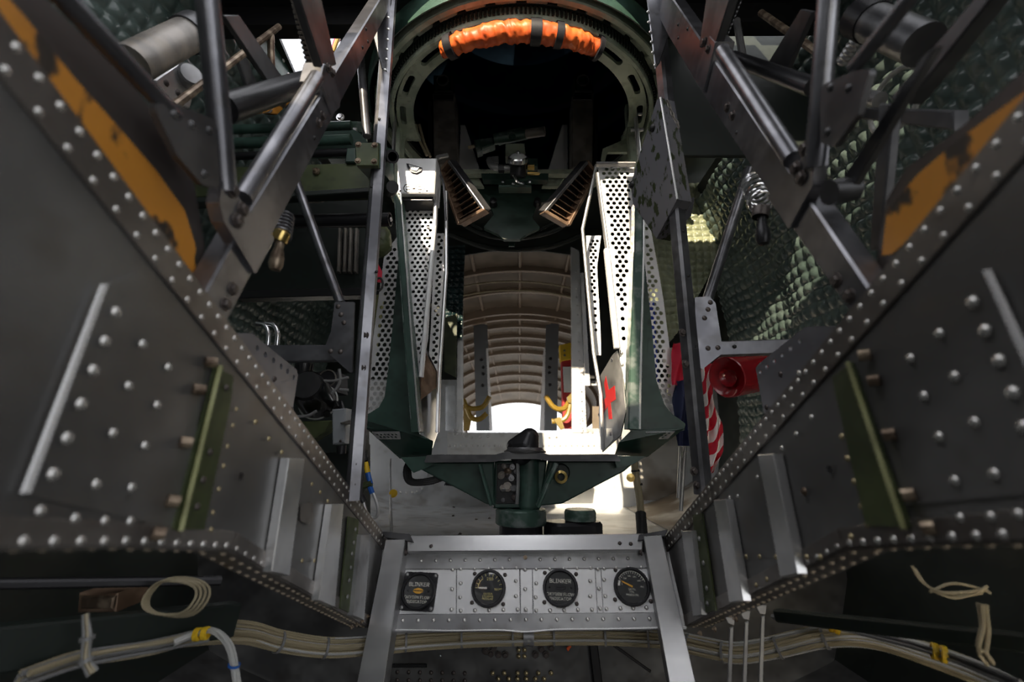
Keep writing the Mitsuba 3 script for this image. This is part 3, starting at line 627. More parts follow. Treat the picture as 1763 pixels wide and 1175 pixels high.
# the two rails in front of the panel
for s, face, side, lb in ((-1, [(664, 930), (697, 929), (657, 1200), (610, 1200)], [(697, 929), (707, 940), (684, 1200), (657, 1200)], 'aluminium angle rail leaning in front of the left end of the gauge panel'),
                          (1, [(1108, 924), (1139, 922), (1203, 1200), (1157, 1200)], [(1108, 924), (1102, 935), (1130, 1200), (1157, 1200)], 'aluminium angle rail leaning in front of the right end of the gauge panel')):
    k = thing('angle_rail', lb, 'rail')
    P2 = (PP[0] + pn * .040, PP[1])
    part(k, 'face', slab(face, P2, .003, .0008), 'alu', label='bright front face')
    q = [onp(*face[1 if s < 0 else 0], P2), onp(*face[2 if s < 0 else 3], P2)]
    sd = pu * (-1 if s < 0 else 1)
    part(k, 'side_leg', bar(q[0] - pn * .019 + sd * .0015, q[1] - pn * .019 + sd * .0015, .003, .034, pn, .0008), 'alu_dull')
    c = onp(703 if s < 0 else 1103, 956, PP)
    stud(k, c + pn * .024 - sd * .001, -sd, .006, 'bolt_dark', 'hex', 'bolt')
    part(k, 'top_clip', slab([(655, 915), (705, 920), (712, 934), (690, 930), (664, 926)] if s < 0 else [(1100, 921), (1150, 912), (1145, 924), (1112, 928), (1098, 932)], (PP[0] + pn * .036, PP[1]), .03, .001), 'steel_dark')
# ------------------------------------------------------------------ wire bundles below
def bundle(name, pts, n, R, r, mats, label, seed, cat_='wires'):
    k = thing(name, label, cat_); rg = random.Random(seed)
    base = smooth_path(pts, 8); tg = np.gradient(base, axis=0); tg /= np.linalg.norm(tg, axis=1, keepdims=True)
    groups = {}
    for i in range(n):
        a = rg.random() * 6.283; q = R * math.sqrt(rg.random()); ph = rg.random() * 6; tw = rg.uniform(-.6, .6)
        L = np.linspace(0, 1, len(base)); an = a + tw * L * 2
        e1 = np.cross(tg, [0, 0, 1.]); e1 /= np.linalg.norm(e1, axis=1, keepdims=True); e2 = np.cross(e1, tg)
        rad = q * (1 + .15 * np.sin(ph + 9 * L))
        m = tube(base + e1 * (rad * np.cos(an))[:, None] + e2 * (rad * np.sin(an))[:, None], r, 6)
        groups.setdefault(mats[i % len(mats)], []).append(m)
    for g, ms in groups.items(): part(k, 'wires', cat(ms), g, 40, kind='stuff')
    return k, base
Yb = [(640, 1112, 1.06), (720, 1104, 1.09), (820, 1098, 1.1), (905, 1096, 1.1), (1000, 1096, 1.1), (1080, 1098, 1.09), (1150, 1103, 1.07)]
pts = [aY(250, 1108, .76), aY(320, 1094, .80), aY(420, 1092, .90), aY(480, 1106, .96), aY(560, 1116, 1.02)] + [aY(*q) for q in Yb] + [aY(1220, 1118, 1.02), aY(1270, 1126, .99), aY(1340, 1115, .96), aY(1420, 1098, .92), aY(1500, 1100, .88), aY(1600, 1130, .82), aY(1700, 1168, .76), aY(1790, 1215, .70)]
bk_, base = bundle('wire_bundle', pts, 42, .0155, .0024, ['cream_wire', 'cream_wire', 'cream_wire', 'pale_wire'], 'thick cream wire bundle running under the gauge panel from side to side', 4)
def ties(k, base, idx, r, m='grey_wire', nm='tie'):
    for i in idx:
        d = base[min(i + 1, len(base) - 1)] - base[i - 1]; d = unit(d)
        part(k, nm, lathe([(r - .001, -.0022), (r + .0012, -.0022), (r + .0012, .0022), (r - .001, .0022)], base[i], d, 20), m)
ties(bk_, base, [24, 32, 40, 46, 54, 62, 68, 76, 84, 92, 100, 112, 120], .0175)
part(bk_, 'clamp', lathe([(.018, -.011), (.0195, -.011), (.0195, -.003), (.018, -.003), (.018, .003), (.0195, .003), (.0195, .011), (.018, .011)], aY(910, 1096, 1.1), (1, 0, 0), 24), 'alu_dull', label='grey metal clamp')
k, b = bundle('wire_bundle', [aY(1330, 1062, .98), aY(1380, 1072, .93), aY(1440, 1080, .88), aY(1530, 1100, .80), aY(1620, 1125, .72), aY(1760, 1180, .62)], 8, .0065, .0022, ['grey_wire'], 'grey cable bundle with yellow tape sloping down on the lower right', 9)
for c, w in ((9, 3), (13, 0), (32, 3)):
    pass
for (x, y, Y) in ((1432, 1078, .885), (1442, 1081, .878), (1609, 1122, .728), (1624, 1127, .716)):
    part(k, 'yellow_tape', lathe([(.0075, -.004), (.0105, -.003), (.0105, .003), (.0075, .004)], aY(x, y, Y), (.9, -.45, -.2), 16), 'yellow_paint', label='yellow tape')
k, b = bundle('wire_bundle', [aY(360, 1092, .80), aY(330, 1098, .78), aY(270, 1112, .74), aY(200, 1124, .70), aY(130, 1138, .66), aY(40, 1170, .60)], 16, .010, .0022, ['cream_wire', 'grey_wire'], 'dim wire bundle running along the lower left edge', 12)
k, b = bundle('wire_bundle', [aY(300, 1110, .72), aY(345, 1092, .74), aY(370, 1092, .74), aY(392, 1115, .73), aY(402, 1150, .72), aY(408, 1185, .71)], 6, .0055, .0023, ['pale_wire'], 'white cable bundle with yellow tape bending down at lower left', 14)
for (x, y) in ((340, 1093), (354, 1091)):
    part(k, 'yellow_tape', lathe([(.006, -.004), (.0085, -.003), (.0085, .003), (.006, .004)], aY(x, y, .735), (1, 0, .1), 16), 'yellow_paint', label='yellow tape')
part(k, 'blue_tie', lathe([(.0065, -.0015), (.008, -.0015), (.008, .0015), (.0065, .0015)], aY(403, 1146, .72), (.2, 0, 1), 16), 'blue_plastic', label='blue cable tie')
k, b = bundle('wire_bundle', [aY(146, 1058, .62), aY(150, 1095, .62), aY(148, 1135, .62), aY(160, 1160, .62)], 6, .0042, .0022, ['cream_wire', 'grey_wire'], 'short upright cable bundle at far lower left', 18)
ties(k, b, [9, 17], .0065, 'grey_wire')
k, b = bundle('wire_bundle', [aY(1690, 1040, .62), aY(1694, 1080, .62), aY(1690, 1120, .62), aY(1706, 1145, .62)], 4, .0045, .0022, ['cream_wire'], 'short upright cream cables at far lower right', 19)
k = thing('wire_coil', 'coiled cream wire loop hanging at lower left', 'wire')
for j in range(4):
    c = aY(292 + 2 * j, 1030 + j, .70); R1 = .036 + .002 * j
    part(k, 'wire', tube([c + np.array([R1 * math.cos(t), .004 * j + .004 * math.sin(3 * t), .62 * R1 * math.sin(t)]) for t in np.linspace(0, 6.283, 40, endpoint=False)], .0018, 6, closed=True), 'cream_wire')
k = thing('wire_coil', 'tangled cream wires under the right beam', 'wire')
for j, q in enumerate(([(1570, 975), (1585, 1000), (1620, 1020), (1680, 1018), (1700, 1010)], [(1600, 1020), (1640, 1005), (1690, 1015), (1705, 1022)], [(1605, 1018), (1640, 1030), (1670, 1025), (1700, 1016)], [(1575, 980), (1600, 1012), (1650, 1026), (1690, 1022)])):
    part(k, 'wire', tube(smooth_path([aY(x, y, .70 + .004 * j) for x, y in q]), .0019, 6), 'cream_wire')
for x0, lb in ((1262, 'nearest the gauge panel'), (1288, 'in the middle'), (1316, 'farthest from the gauge panel')):
    k = thing('hanging_strap', f'thin pale strap hanging under the right beam, {lb} of three', 'strap')
    part(k, 'strip', slab([(x0 - 5, 1082 - (x0 - 1262) * .35), (x0 + 1, 1080 - (x0 - 1262) * .35), (x0 - 3, 1200), (x0 - 10, 1200)], PY(.86), .003, .0006), 'alu_dull')
    part(k, 'clip', slab([(x0 - 16, 1058 - (x0 - 1262) * .3), (x0 + 4, 1062 - (x0 - 1262) * .35), (x0 + 2, 1078 - (x0 - 1262) * .35), (x0 - 8, 1074 - (x0 - 1262) * .3)], PY(.87), .004, .0006), 'alu_dull')
# lower belly seen under the panel and beams
struct('floor_front', patch(lambda U, V: np.stack([U, V, -.62 + .5 * np.maximum(0, np.abs(U) - .3) ** 2 + CZ], -1), np.linspace(-.85, .85, 31), np.linspace(-2.0, 1.32, 9)), 'belly_dark', 'dark riveted belly skin below the gauge panel')
struct('wall_lower', box((0, 1.33, CZ - .45), 1.7, .012, .40), 'belly_dark', 'dark riveted riser under the gauge panel')
ff = 'floor_front'
F0 = PZ(-.62)
part(ff, 'centre_plate', plate([(806, 1100), (1002, 1100), (985, 1160), (955, 1185), (850, 1185), (826, 1160)], PY(1.318), .006), 'belly_dark', label='plate with many bolt heads')
studs_px(ff, [(836, 1122), (845, 1126), (858, 1128), (870, 1128), (850, 1116), (922, 1128), (940, 1128), (932, 1118), (949, 1116)], PY(1.312), .0065, 'bolt_dark', 'hex', 'bolt')
studs_px(ff, [(893, 1120), (903, 1120), (893, 1131), (903, 1131), (848, 1160), (868, 1160), (891, 1160), (906, 1160), (927, 1160), (949, 1160), (858, 1170), (876, 1170), (891, 1170), (906, 1170), (922, 1170), (937, 1170)], PY(1.312), .0055, 'rivet_brass')
studs_px(ff, row_px((684, 1158), (800, 1160), 7) + row_px((684, 1172), (800, 1173), 7), PY(1.322), .005, 'bolt_dark')
part(ff, 'seam_bar', bar(aY(672, 1147, 1.32), aY(735, 1147, 1.32), .004, .008), 'black')
part(ff, 'seam_bar', bar(aY(1020, 1100, 1.315), aY(1030, 1180, 1.315), .008, .022, (1, 0, 0)), 'black')
part(ff, 'scratch_line', bar(aY(1043, 1102, 1.32), aY(1120, 1157, 1.32), .003, .006), 'black')
one('warning_light', slab([(975, 1118), (981, 1111), (984, 1115), (978, 1123)], PY(1.30), .006, .001), 'lamp_red', 'small orange-red lens under the gauge panel', 'light')
studs_px(ff, [(758, 1115), (758, 1130)], PY(1.322), .0035, 'chrome')
# equipment boxes low left and right, under the beams
k = thing('relay_box', 'rust-brown relay box under the left beam', 'box')
part(k, 'body', slab([(135, 1022), (202, 1022), (198, 1055), (132, 1056)], PY(.72), .06), 'louver_brown')
part(k, 'cover', slab([(138, 1028), (196, 1028), (192, 1050), (137, 1050)], PY(.715), .008), 'bolt_bronze')
one('shelf_edge', bar(aY(-20, 1006, .64), aY(380, 1000, .80), .02, .012), 'black_metal', 'dark shelf edge under the left beam', 'shelf')
one('lower_ledge', bar(aY(-30, 1120, .60), aY(400, 1066, .86), .03, .05), 'green_black', 'dark ledge along the lower left', 'ledge')
one('lower_ledge', bar(aY(1790, 1110, .60), aY(1340, 1060, .92), .02, .02), 'green_black', 'dark ledge along the lower right', 'ledge')

# ------------------------------------------------------------------ steel trusses on both sides
def tubular(name, label, pl, c, rpx, m='steel', catg='strut', n=18, fwd=0.0, parent=None):
    """a tube through picture points on the plane; rpx = apparent half-width there"""
    p = [onp(x, y, pl) + facing(pl) * fwd for x, y in c]; r = [rpx * depth(q) / F_ for q in p]
    r0 = float(np.mean(r)); k = parent or thing(name, label, catg); part(k, 'tube', tube(p, r0, n), m); return k
def lstrut(side): return plL if side < 0 else plR
# left diagonal bar
def flat_strut(pl, outline, label):
    k = thing('diagonal_strut', label, 'strut'); part(k, 'bar', slab(outline, pl, .026, .0022), 'steel'); return k
k = flat_strut(plL, [(693, -65), (653, 0), (557, 157), (431, 362), (345, 520), (388, 562), (467, 400), (641, 71), (715, -70)], 'broad steel strut sloping down on the left to the beam')
studs_px(k, [(555, 200), (548, 212), (400, 498), (388, 524)], plL, .0062, 'bolt_dark', 'hex', 'bolt')
studs_px(k, [(541, 238), (630, 50), (633, 72), (624, 82)], plL, .0035, 'black', 'dome', 'hole')
k = flat_strut(plR, [(1098, -65), (1160, 0), (1166, 10), (1357, 295), (1502, 505), (1468, 548), (1360, 390), (1205, 155), (1150, 62), (1090, -60)], 'broad steel strut sloping down on the right to the beam')
studs_px(k, [(1253, 185), (1262, 199), (1441, 484), (1463, 510)], plR, .0062, 'bolt_dark', 'hex', 'bolt')
studs_px(k, [(1268, 229), (1168, 42), (1168, 65), (1184, 50)], plR, .0035, 'black', 'dome', 'hole')
tubular('brace_tube', 'round steel tube lying along the left broad strut', plL, [(545, 133), (417, 342)], 14)
tubular('brace_tube', 'round steel tube lying along the right broad strut', plR, [(1244, 88), (1366, 275)], 14)
# clamps and the struts with threaded rods above them
k = thing('strut_clamp', 'steel clamp plate on the left broad strut', 'clamp')
part(k, 'plate', slab([(557, 108), (568, 113), (588, 165), (586, 186), (573, 198), (550, 140)], plL, .032, .002, .005), 'steel')
part(k, 'arm', slab([(505, -40), (545, -40), (580, 112), (556, 120)], plL, .014, .002, .004), 'steel_dark')
studs_px(k, [(565, 117), (572, 125)], plL, .0058, 'bolt_dark', 'hex', 'bolt', lift=.006)
k = thing('strut_clamp', 'steel clamp plate on the right broad strut', 'clamp')
part(k, 'plate', slab([(1221, 60), (1232, 72), (1212, 158), (1197, 138), (1199, 118)], plR, .032, .002, .005), 'steel')
part(k, 'arm', slab([(1221, -40), (1268, -40), (1232, 74), (1203, 82)], plR, .014, .002, .004), 'steel_dark')
studs_px(k, [(1212, 72), (1219, 84)], plR, .0058, 'bolt_dark', 'hex', 'bolt', lift=.006)
def threaded(pl, a, b, r, lb):
    p, q = onp(*a, pl), onp(*b, pl); L = np.linalg.norm(q - p); pr_ = [(0, 0)]; h = 0
    while h < L: pr_ += [(r, h), (r, h + .0035), (r * .82, h + .004), (r * .82, h + .006)]; h += .0065
    one('threaded_rod', lathe(pr_ + [(0, L)], p, q - p, 18), 'black_metal', lb, 'rod')
threaded(PX(XL - .02), (505, -30), (540, 122), .0098, 'black threaded rod beside the left clamp arm')
threaded(PX(XR + .02), (1278, -30), (1236, 78), .0098, 'black threaded rod beside the right clamp arm')
# node gussets
k = thing('gusset_plate', 'dark steel gusset joining the tubes above the left beam', 'gusset')
part(k, 'plate', plate([(262, 178), (305, 178), (372, 208), (378, 300), (378, 325), (348, 318), (305, 268)], plL, .006, .006, lift=.006), 'steel_dark')
studs_px(k, [(300, 196), (330, 215), (360, 225), (352, 300)], plL, .004, 'steel_dark', lift=.006)
wk = part(k, 'wrap', plate([(383, 312), (400, 316), (412, 341), (433, 370), (474, 410), (440, 473), (386, 382), (378, 350)], plL, .014, .004, lift=.005), 'steel', label='bent wrap plate')
studs_px(wk, [(400, 328), (417, 361), (408, 380)], plL, .0068, 'bolt_dark', 'hex', 'bolt', lift=.006)
k = thing('gusset_plate', 'dark steel gusset joining the tubes above the right beam', 'gusset')
part(k, 'plate', plate([(1412, 148), (1470, 122), (1500, 118), (1475, 200), (1435, 255), (1412, 245)], plR, .006, .006, lift=.006), 'steel_dark')
studs_px(k, [(1430, 150), (1461, 152), (1425, 227)], plR, .0045, 'steel_dark', lift=.006)
wk = part(k, 'wrap', plate([(1392, 245), (1405, 242), (1403, 285), (1398, 320), (1358, 395), (1320, 338), (1352, 310), (1375, 280)], plR, .014, .004, lift=.005), 'steel', label='bent wrap plate')
studs_px(wk, [(1386, 256), (1371, 290), (1380, 306)], plR, .0068, 'bolt_dark', 'hex', 'bolt', lift=.006)
part(k, 'hub', rod(onp(1420, 325, plR) - nR * .03, onp(1424, 332, plR) - nR * .002, .013, 14), 'steel_dark')
# tubes of the nodes
tubular('node_tube', 'thick steel tube sloping across the upper left corner', plL, [(70, -45), (112, 0), (300, 200)], 18)
tubular('node_tube', 'upright steel tube above the left gusset', plL, [(352, -45), (357, 0), (378, 215), (388, 330)], 19)
tubular('node_tube', 'upright steel tube above the right gusset', plR, [(1430, -45), (1426, 0), (1411, 200), (1402, 290)], 17)
tubular('node_tube', 'thick steel tube sloping across the upper right', plR, [(1590, -30), (1560, 5), (1470, 118)], 13)
k = thing('flat_brace', 'dark flat brace crossing the upper right', 'brace')
part(k, 'bar', slab([(1588, 95), (1610, 80), (1470, 318), (1440, 322)], PX(XR + .02), .008, .001), 'steel_dark')
k = thing('flat_brace', 'dark flat brace rising to the left of the clamp', 'brace')
part(k, 'bar', slab([(386, 26), (412, 26), (492, 140), (462, 140)], PX(-.42), .008, .001), 'steel_dark')
k = thing('flat_brace', 'dark flat brace rising to the right of the clamp', 'brace')
part(k, 'bar', slab([(1378, 16), (1398, 20), (1352, 125), (1322, 108)], PX(.42), .008, .001), 'steel_dark')
tubular('cross_tube', 'black cross tube behind the left strut', PX(-.40), [(385, 188), (525, 142)], 21, 'black_metal', 'tube')
tubular('cross_tube', 'black cross tube behind the right strut', PX(.40), [(1262, 100), (1400, 150)], 13, 'black_metal', 'tube')
tubular('thin_rod', 'thin bronze rod behind the left node', PX(-.5), [(300, 182), (480, 46)], 6, 'bolt_bronze', 'rod', 10)
tubular('thin_rod', 'thin bronze rod behind the right node', PX(.5), [(1310, 22), (1410, 92)], 6, 'bolt_bronze', 'rod', 10)
tubular('thin_rod', 'thin steel rod standing behind the left clamp', PX(-.5), [(466, 60), (468, 135)], 6, 'bolt_bronze', 'rod', 10)
tubular('thin_rod', 'thin pale rod standing behind the right clamp', PX(.5), [(1268, 35), (1279, 98)], 6, 'alu_dull', 'rod', 10)
k = thing('short_brace', 'short dark brace behind the left brace', 'brace'); part(k, 'bar', slab([(410, 98), (424, 96), (446, 152), (428, 152)], PX(-.6), .01), 'steel_dark')
k = thing('short_brace', 'short dark brace behind the right node', 'brace'); part(k, 'bar', slab([(1512, 178), (1538, 178), (1514, 425), (1496, 432)], PX(.42), .012), 'steel_dark')
k = thing('dark_member', 'dark diagonal member in the upper right corner', 'brace'); part(k, 'bar', slab([(1690, -20), (1720, -20), (1560, 180), (1530, 170)], PX(.42), .02), 'steel_dark')
k = thing('dark_member', 'dark diagonal member in the upper left corner', 'brace'); part(k, 'bar', slab([(90, 50), (130, 50), (290, 265), (255, 280)], PX(-.42), .02), 'steel_dark')
k = thing('dark_member', 'dark level member at the upper right', 'brace'); part(k, 'bar', slab([(1480, 185), (1640, 190), (1640, 225), (1480, 205)], PX(.48), .02), 'steel_dark')
k = thing('dark_member', 'dark level member at the upper left behind the gusset', 'brace'); part(k, 'bar', slab([(235, 240), (330, 205), (330, 225), (240, 262)], PX(-.42), .02), 'steel_dark')
k = thing('actuator', 'grey cylinder actuator at the upper left', 'cylinder')
a, b = aX(225, 112, -.55), aX(338, 52, -.55)
part(k, 'body', rod(a, b, .026, 24), 'gun_metal'); part(k, 'collar', rod(a + (b - a) * .82, b, .029, 24), 'steel_dark')
k = thing('actuator', 'dark cylinder at the upper right', 'cylinder')
a, b = aX(1590, 78, .52), aX(1480, 30, .52)
part(k, 'body', rod(a, b, .026, 24), 'steel_dark'); part(k, 'collar', rod(a + (b - a) * .75, b, .028, 24), 'black_metal')
k = thing('control_plate', 'small grey panel with a round knob at the upper left', 'panel')
pk = PX(-.60)
part(k, 'plate', slab([(267, 138), (311, 107), (338, 143), (328, 187), (300, 180)], pk, .02), 'alu'); o = onp(322, 136, pk)
part(k, 'knob', lathe([(.020, 0), (.020, .018), (.017, .021), (0, .021)], o, (.8, -.6, 0), 20), 'alu_dull', label='round grey knob')
studs_px(k, [(286, 143), (306, 160)], pk, .006, 'bolt_dark')
for s, lb, c in ((-1, 'left', (478, 428)), (1, 'right', (1310, 385))):
    k = thing('drain_plug', f'rounded brown handle hanging by the {lb} wrap plate', 'handle'); p = aX(*c, (XL - .03) if s < 0 else (XR + .03))
    part(k, 'grip', lathe([(0, 0), (.007, .002), (.0098, .010), (.009, .024), (.006, .034), (.0065, .046)], p + np.array([0, 0, -.034]), (0.05, 0, 1), 18), 'bolt_bronze' if s < 0 else 'black_metal')
    part(k, 'ferrule', lathe([(.011, 0), (.012, .004), (.012, .014), (.010, .016), (.0, .016)], p + np.array([0, 0, .010]), (.2, 0, 1), 18), 'brass' if s < 0 else 'bolt_dark')
k = one('coil_spring', spring(aX(1312, 352, XR + .035), aX(1296, 312, XR + .045), .016, .0022, 6), 'chrome', 'bright coil spring hanging behind the right strut', 'spring')
k = one('coil_spring', spring(aX(482, 412, XL - .03), aX(488, 372, XL - .035), .0135, .0020, 7), 'steel', 'dark coil spring behind the left wrap plate', 'spring')
# upright posts
def post(side):
    L = side < 0; nm = 'left' if L else 'right'
    c = [(668, -60), (663, 120), (645, 330), (628, 640), (608, 862)] if L else [(1130, -60), (1142, 120), (1163, 330), (1188, 640), (1211, 852)]
    Y = .90; p0, p1 = aY(*c[1], Y), aY(*c[-1], Y - .01); top = p0 + (p0 - p1) * .35
    k = thing('upright_post', f'square steel post standing at the {nm} of the turret', 'post')
    part(k, 'tube', bar(top, p1, .028, .028, (.45, -.9, 0), .005), 'steel')
    d = unit(p1 - p0); f = unit(np.cross(d, np.cross([.0, -1., 0], d)))
    for (x, y) in ([(648, 468), (618, 660), (653, 205), (640, 322)] if L else [(1185, 475), (1196, 597), (1200, 650), (1177, 398)]):
        stud(k, aY(x, y, Y - .0185), (0, -1, 0), .0034, 'black', 'dome', 'hole')
    for (x, y) in ([(629, 578), (624, 634), (612, 800), (610, 835)] if L else [(1175, 573), (1180, 627), (1195, 812), (1200, 836)]):
        stud(k, aY(x, y, Y - .017), (-.3 if L else .3, -1, 0), .0065, 'bolt_dark', 'hex', 'bolt')
    return k
post(-1); post(1)
k = thing('post_gusset', 'polished riveted gusset at the head of the left post', 'gusset'); pg = PY(.868)
part(k, 'plate', slab([(668, -70), (672, 0), (667, 124), (657, 118), (640, 55), (636, 29), (660, -70)], pg, .004), 'steel')
studs_px(k, [(648, 28), (654, 20), (659, 12), (664, 3), (642, 42), (668, 30), (668, 50), (667, 68), (666, 85), (665, 102), (662, 120)], pg, .0040, 'rivet_metal')
k = thing('post_gusset', 'polished riveted gusset at the head of the right post', 'gusset')
part(k, 'plate', slab([(1112, -70), (1114, 0), (1128, 118), (1136, 108), (1152, 60), (1157, 20), (1148, -70)], pg, .004), 'steel')
studs_px(k, [(1116, 20), (1117, 38), (1120, 55), (1122, 72), (1124, 90), (1128, 112), (1151, 30), (1150, 12)], pg, .0040, 'rivet_metal')
tubular('thin_post', 'thin bright tube behind the left post head', PY(1.02), [(620, 95), (632, 235)], 7, 'steel', 'tube')
tubular('side_brace', 'thin steel brace rising from the left side gusset', PY(1.0), [(505, 300), (586, 522)], 8, 'steel', 'brace')
tubular('side_brace', 'thin steel brace rising from the right side gusset', PY(1.0), [(1290, 292), (1217, 520)], 9, 'steel', 'brace')
k = thing('side_gusset', 'riveted side gusset on the left post', 'gusset'); p9 = PY(.885)
part(k, 'plate', plate([(576, 520), (610, 520), (606, 645), (579, 621), (563, 607), (560, 596), (570, 570)], p9, .005, .003), 'steel')
studs_px(k, [(582, 528), (587, 542), (592, 556), (569, 605), (586, 606)], p9, .0052, 'bolt_dark')
k = thing('side_gusset', 'riveted side gusset on the right post', 'gusset')
part(k, 'plate', plate([(1196, 512), (1222, 511), (1232, 522), (1244, 600), (1242, 610), (1207, 638), (1200, 600)], p9, .005, .003), 'steel')
studs_px(k, [(1223, 521), (1219, 533), (1213, 548), (1219, 600), (1236, 599)], p9, .0052, 'bolt_dark')
k = thing('side_bar', 'flat steel bar running out level from the left side gusset', 'bar'); part(k, 'bar', slab([(450, 594), (580, 594), (580, 621), (450, 624)], PY(.90), .02), 'steel')
k = thing('side_bar', 'flat steel bar running out level from the right side gusset', 'bar'); part(k, 'bar', slab([(1230, 588), (1375, 583), (1375, 608), (1230, 613)], PY(.90), .02), 'steel')
stud(k, aY(1265, 597, .898), (0, -1, 0), .004, 'black', 'dome', 'hole')
# grey bracket plates on the beams
for s, pxs, hs, lb in ((-1, [(398, 575), (434, 574), (447, 585), (511, 637), (513, 647), (503, 712), (425, 640)], [(443, 600), (457, 611), (471, 621), (484, 631), (495, 640), (506, 650)], 'grey sheet bracket with a row of holes on the left beam'),
                       (1, [(1301, 634), (1306, 627), (1385, 564), (1398, 562), (1440, 562), (1440, 590), (1322, 722), (1315, 711)], [(1309, 641), (1320, 631), (1333, 622), (1347, 612), (1361, 600), (1377, 588)], 'grey sheet bracket with a row of holes on the right beam')):
    pl = PX(XL - .042) if s < 0 else PX(XR + .042)
    k = thing('hole_bracket', lb, 'bracket')
    part(k, 'plate', plate(pxs, pl, .003, .004, [(x, y, .0040) for x, y in hs]), 'grey_plate')
    a, b = (pxs[1], (398, 575)) if s < 0 else (pxs[3], (1452, 562))
    q0, q1 = onp(*a, pl), onp(*b, pl); o = np.array([s * .03, 0, 0])
    part(k, 'bent_edge', hull([q0, q1, q0 + o, q1 + o, q0 - [0, 0, .003], q1 - [0, 0, .003], q0 + o - [0, 0, .003], q1 + o - [0, 0, .003]]), 'grey_plate')
    studs_px(k, [(472, 653), (502, 706)] if s < 0 else [(1344, 645), (1320, 702)], pl, .0045, 'bolt_dark')
# ------------------------------------------------------------------ turret ring overhead
def ring(r0, r1, z0, z1, n=96, b=.003):
    return lathe([(r0, z0 + b), (r0 + b, z0), (r1 - b, z0), (r1, z0 + b), (r1, z1), (r0, z1), (r0, z0 + b)], (RC[0], RC[1], RC[2]), (0, 0, 1), n)
k = thing('turret_ring', 'pale green round turret ring overhead with gear teeth', 'ring')
part(k, 'outer_rail', ring(.452, .470, .02, .085), 'green_pale')
part(k, 'riveted_rail', ring(.434, .452, .045, .085), 'green_pale')
part(k, 'gear_bed', ring(.405, .436, .035, .06), 'green_black')
part(k, 'middle_rail', ring(.412, .426, .00, .05), 'green_pale')
ann = sg.Point(0, 0).buffer(.405, 48).difference(sg.Point(0, 0).buffer(.352, 48)).difference(sg.box(-1, .06, 1, 1))
for a in np.radians(np.arange(180, 360, 20) + 10):
    t = np.linspace(-.085, .085, 8)
    ann = ann.difference(sg.LineString([(.385 * math.cos(a + q), .385 * math.sin(a + q)) for q in t]).buffer(.0095))
part(k, 'slotted_ring', extrude(ann, RC + [0, 0, .03], np.array([1., 0, 0]), np.array([0, 1., 0]), np.array([0, 0, 1.]), .012), 'green_pale', label='slotted inner ring')
teeth = []
for i in range(240):
    a = i / 240 * 2 * np.pi; c = RC + np.array([.430 * math.cos(a), .430 * math.sin(a), .022]); rd = np.array([math.cos(a), math.sin(a), 0])
    teeth.append(bar(c - rd * .003, c + rd * .003, .0055, .02, (0, 0, 1), .001))
part(k, 'gear_teeth', cat(teeth), 'green_black', False, kind='stuff')
part(k, 'skirt', lathe([(.492, .085), (.486, .02), (.489, .02), (.495, .085)], RC, (0, 0, 1), 96), 'green_dark')
for i in range(36):
    a = math.radians(i * 10 + 5); rd = np.array([math.cos(a), math.sin(a), 0])
    stud(k, RC + rd * .443 + np.array([0, 0, .045]), (0, 0, -1), .0045, 'green_pale')
    part(k, 'block', bar(RC + rd * .436 + np.array([0, 0, .04]), RC + rd * .452 + np.array([0, 0, .04]), .052, .012, (0, 0, 1), .002), 'green_pale')
for i in range(12):
    a = math.radians(i * 30 + 15); rd = np.array([math.cos(a), math.sin(a), 0]); q = RC + rd * .452
    part(k, 'rib', hull([q + np.array([0, 0, z]) + tq * np.array([-rd[1], rd[0], 0]) for tq in (-.002, .002) for z in (.03, .085)] + [q + rd * .03 + np.array([0, 0, .08]) + tq * np.array([-rd[1], rd[0], 0]) for tq in (-.002, .002)]), 'green_pale')
for i in range(48):
    a = math.radians(i * 7.5); rd = np.array([math.cos(a), math.sin(a), 0])
    stud('ceiling', RC + rd * .52 + np.array([0, 0, .076]), (0, 0, -1), .004, 'rivet_metal')
# dark dome over the ring
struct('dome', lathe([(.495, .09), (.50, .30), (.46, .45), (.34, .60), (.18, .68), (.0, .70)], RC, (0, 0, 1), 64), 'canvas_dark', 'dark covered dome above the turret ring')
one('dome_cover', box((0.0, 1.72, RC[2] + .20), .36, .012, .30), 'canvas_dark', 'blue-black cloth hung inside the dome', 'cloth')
# orange padding wrapped on the near edge
k = thing('padding', 'orange cloth padding wrapped with black tape on the near edge of the turret ring', 'padding')
a = np.radians(np.linspace(-120, -60, 150)); s = np.linspace(0, 1, 150)
pth = RC + np.stack([.407 * np.cos(a), .407 * np.sin(a), -.020 + 0 * a], -1)
m = tube(pth, .0255 * (1 - .25 * np.abs(2 * s - 1) ** 6), 28)
v = m.vertices; nz = meshkit.fbm(v * np.array([80, 80, 80]), 4, 4) - .5; nz2 = np.abs(meshkit.noise(np.stack([np.arctan2(v[:, 1] - RC[1], v[:, 0] - RC[0]) * 34 + v[:, 2] * 30, v[:, 2] * 14, v[:, 1] * 6], -1), 9) - .5)
m.vertices = v + m.vertex_normals * (nz * .008 + (.002 - nz2 * .016))[:, None]
part(k, 'wrap', m, 'orange_cloth', 60)
for c, w in ((-116, 1.4), (-85.0, 1.8), (-77.0, 1.2), (-61.5, .8)):
    aa = np.radians(np.linspace(c - w, c + w, 9)); p_ = RC + np.stack([.407 * np.cos(aa), .407 * np.sin(aa), -.020 + 0 * aa], -1)
    part(k, 'tape', tube(p_, .0305, 24), 'tape_black', label='black tape band')
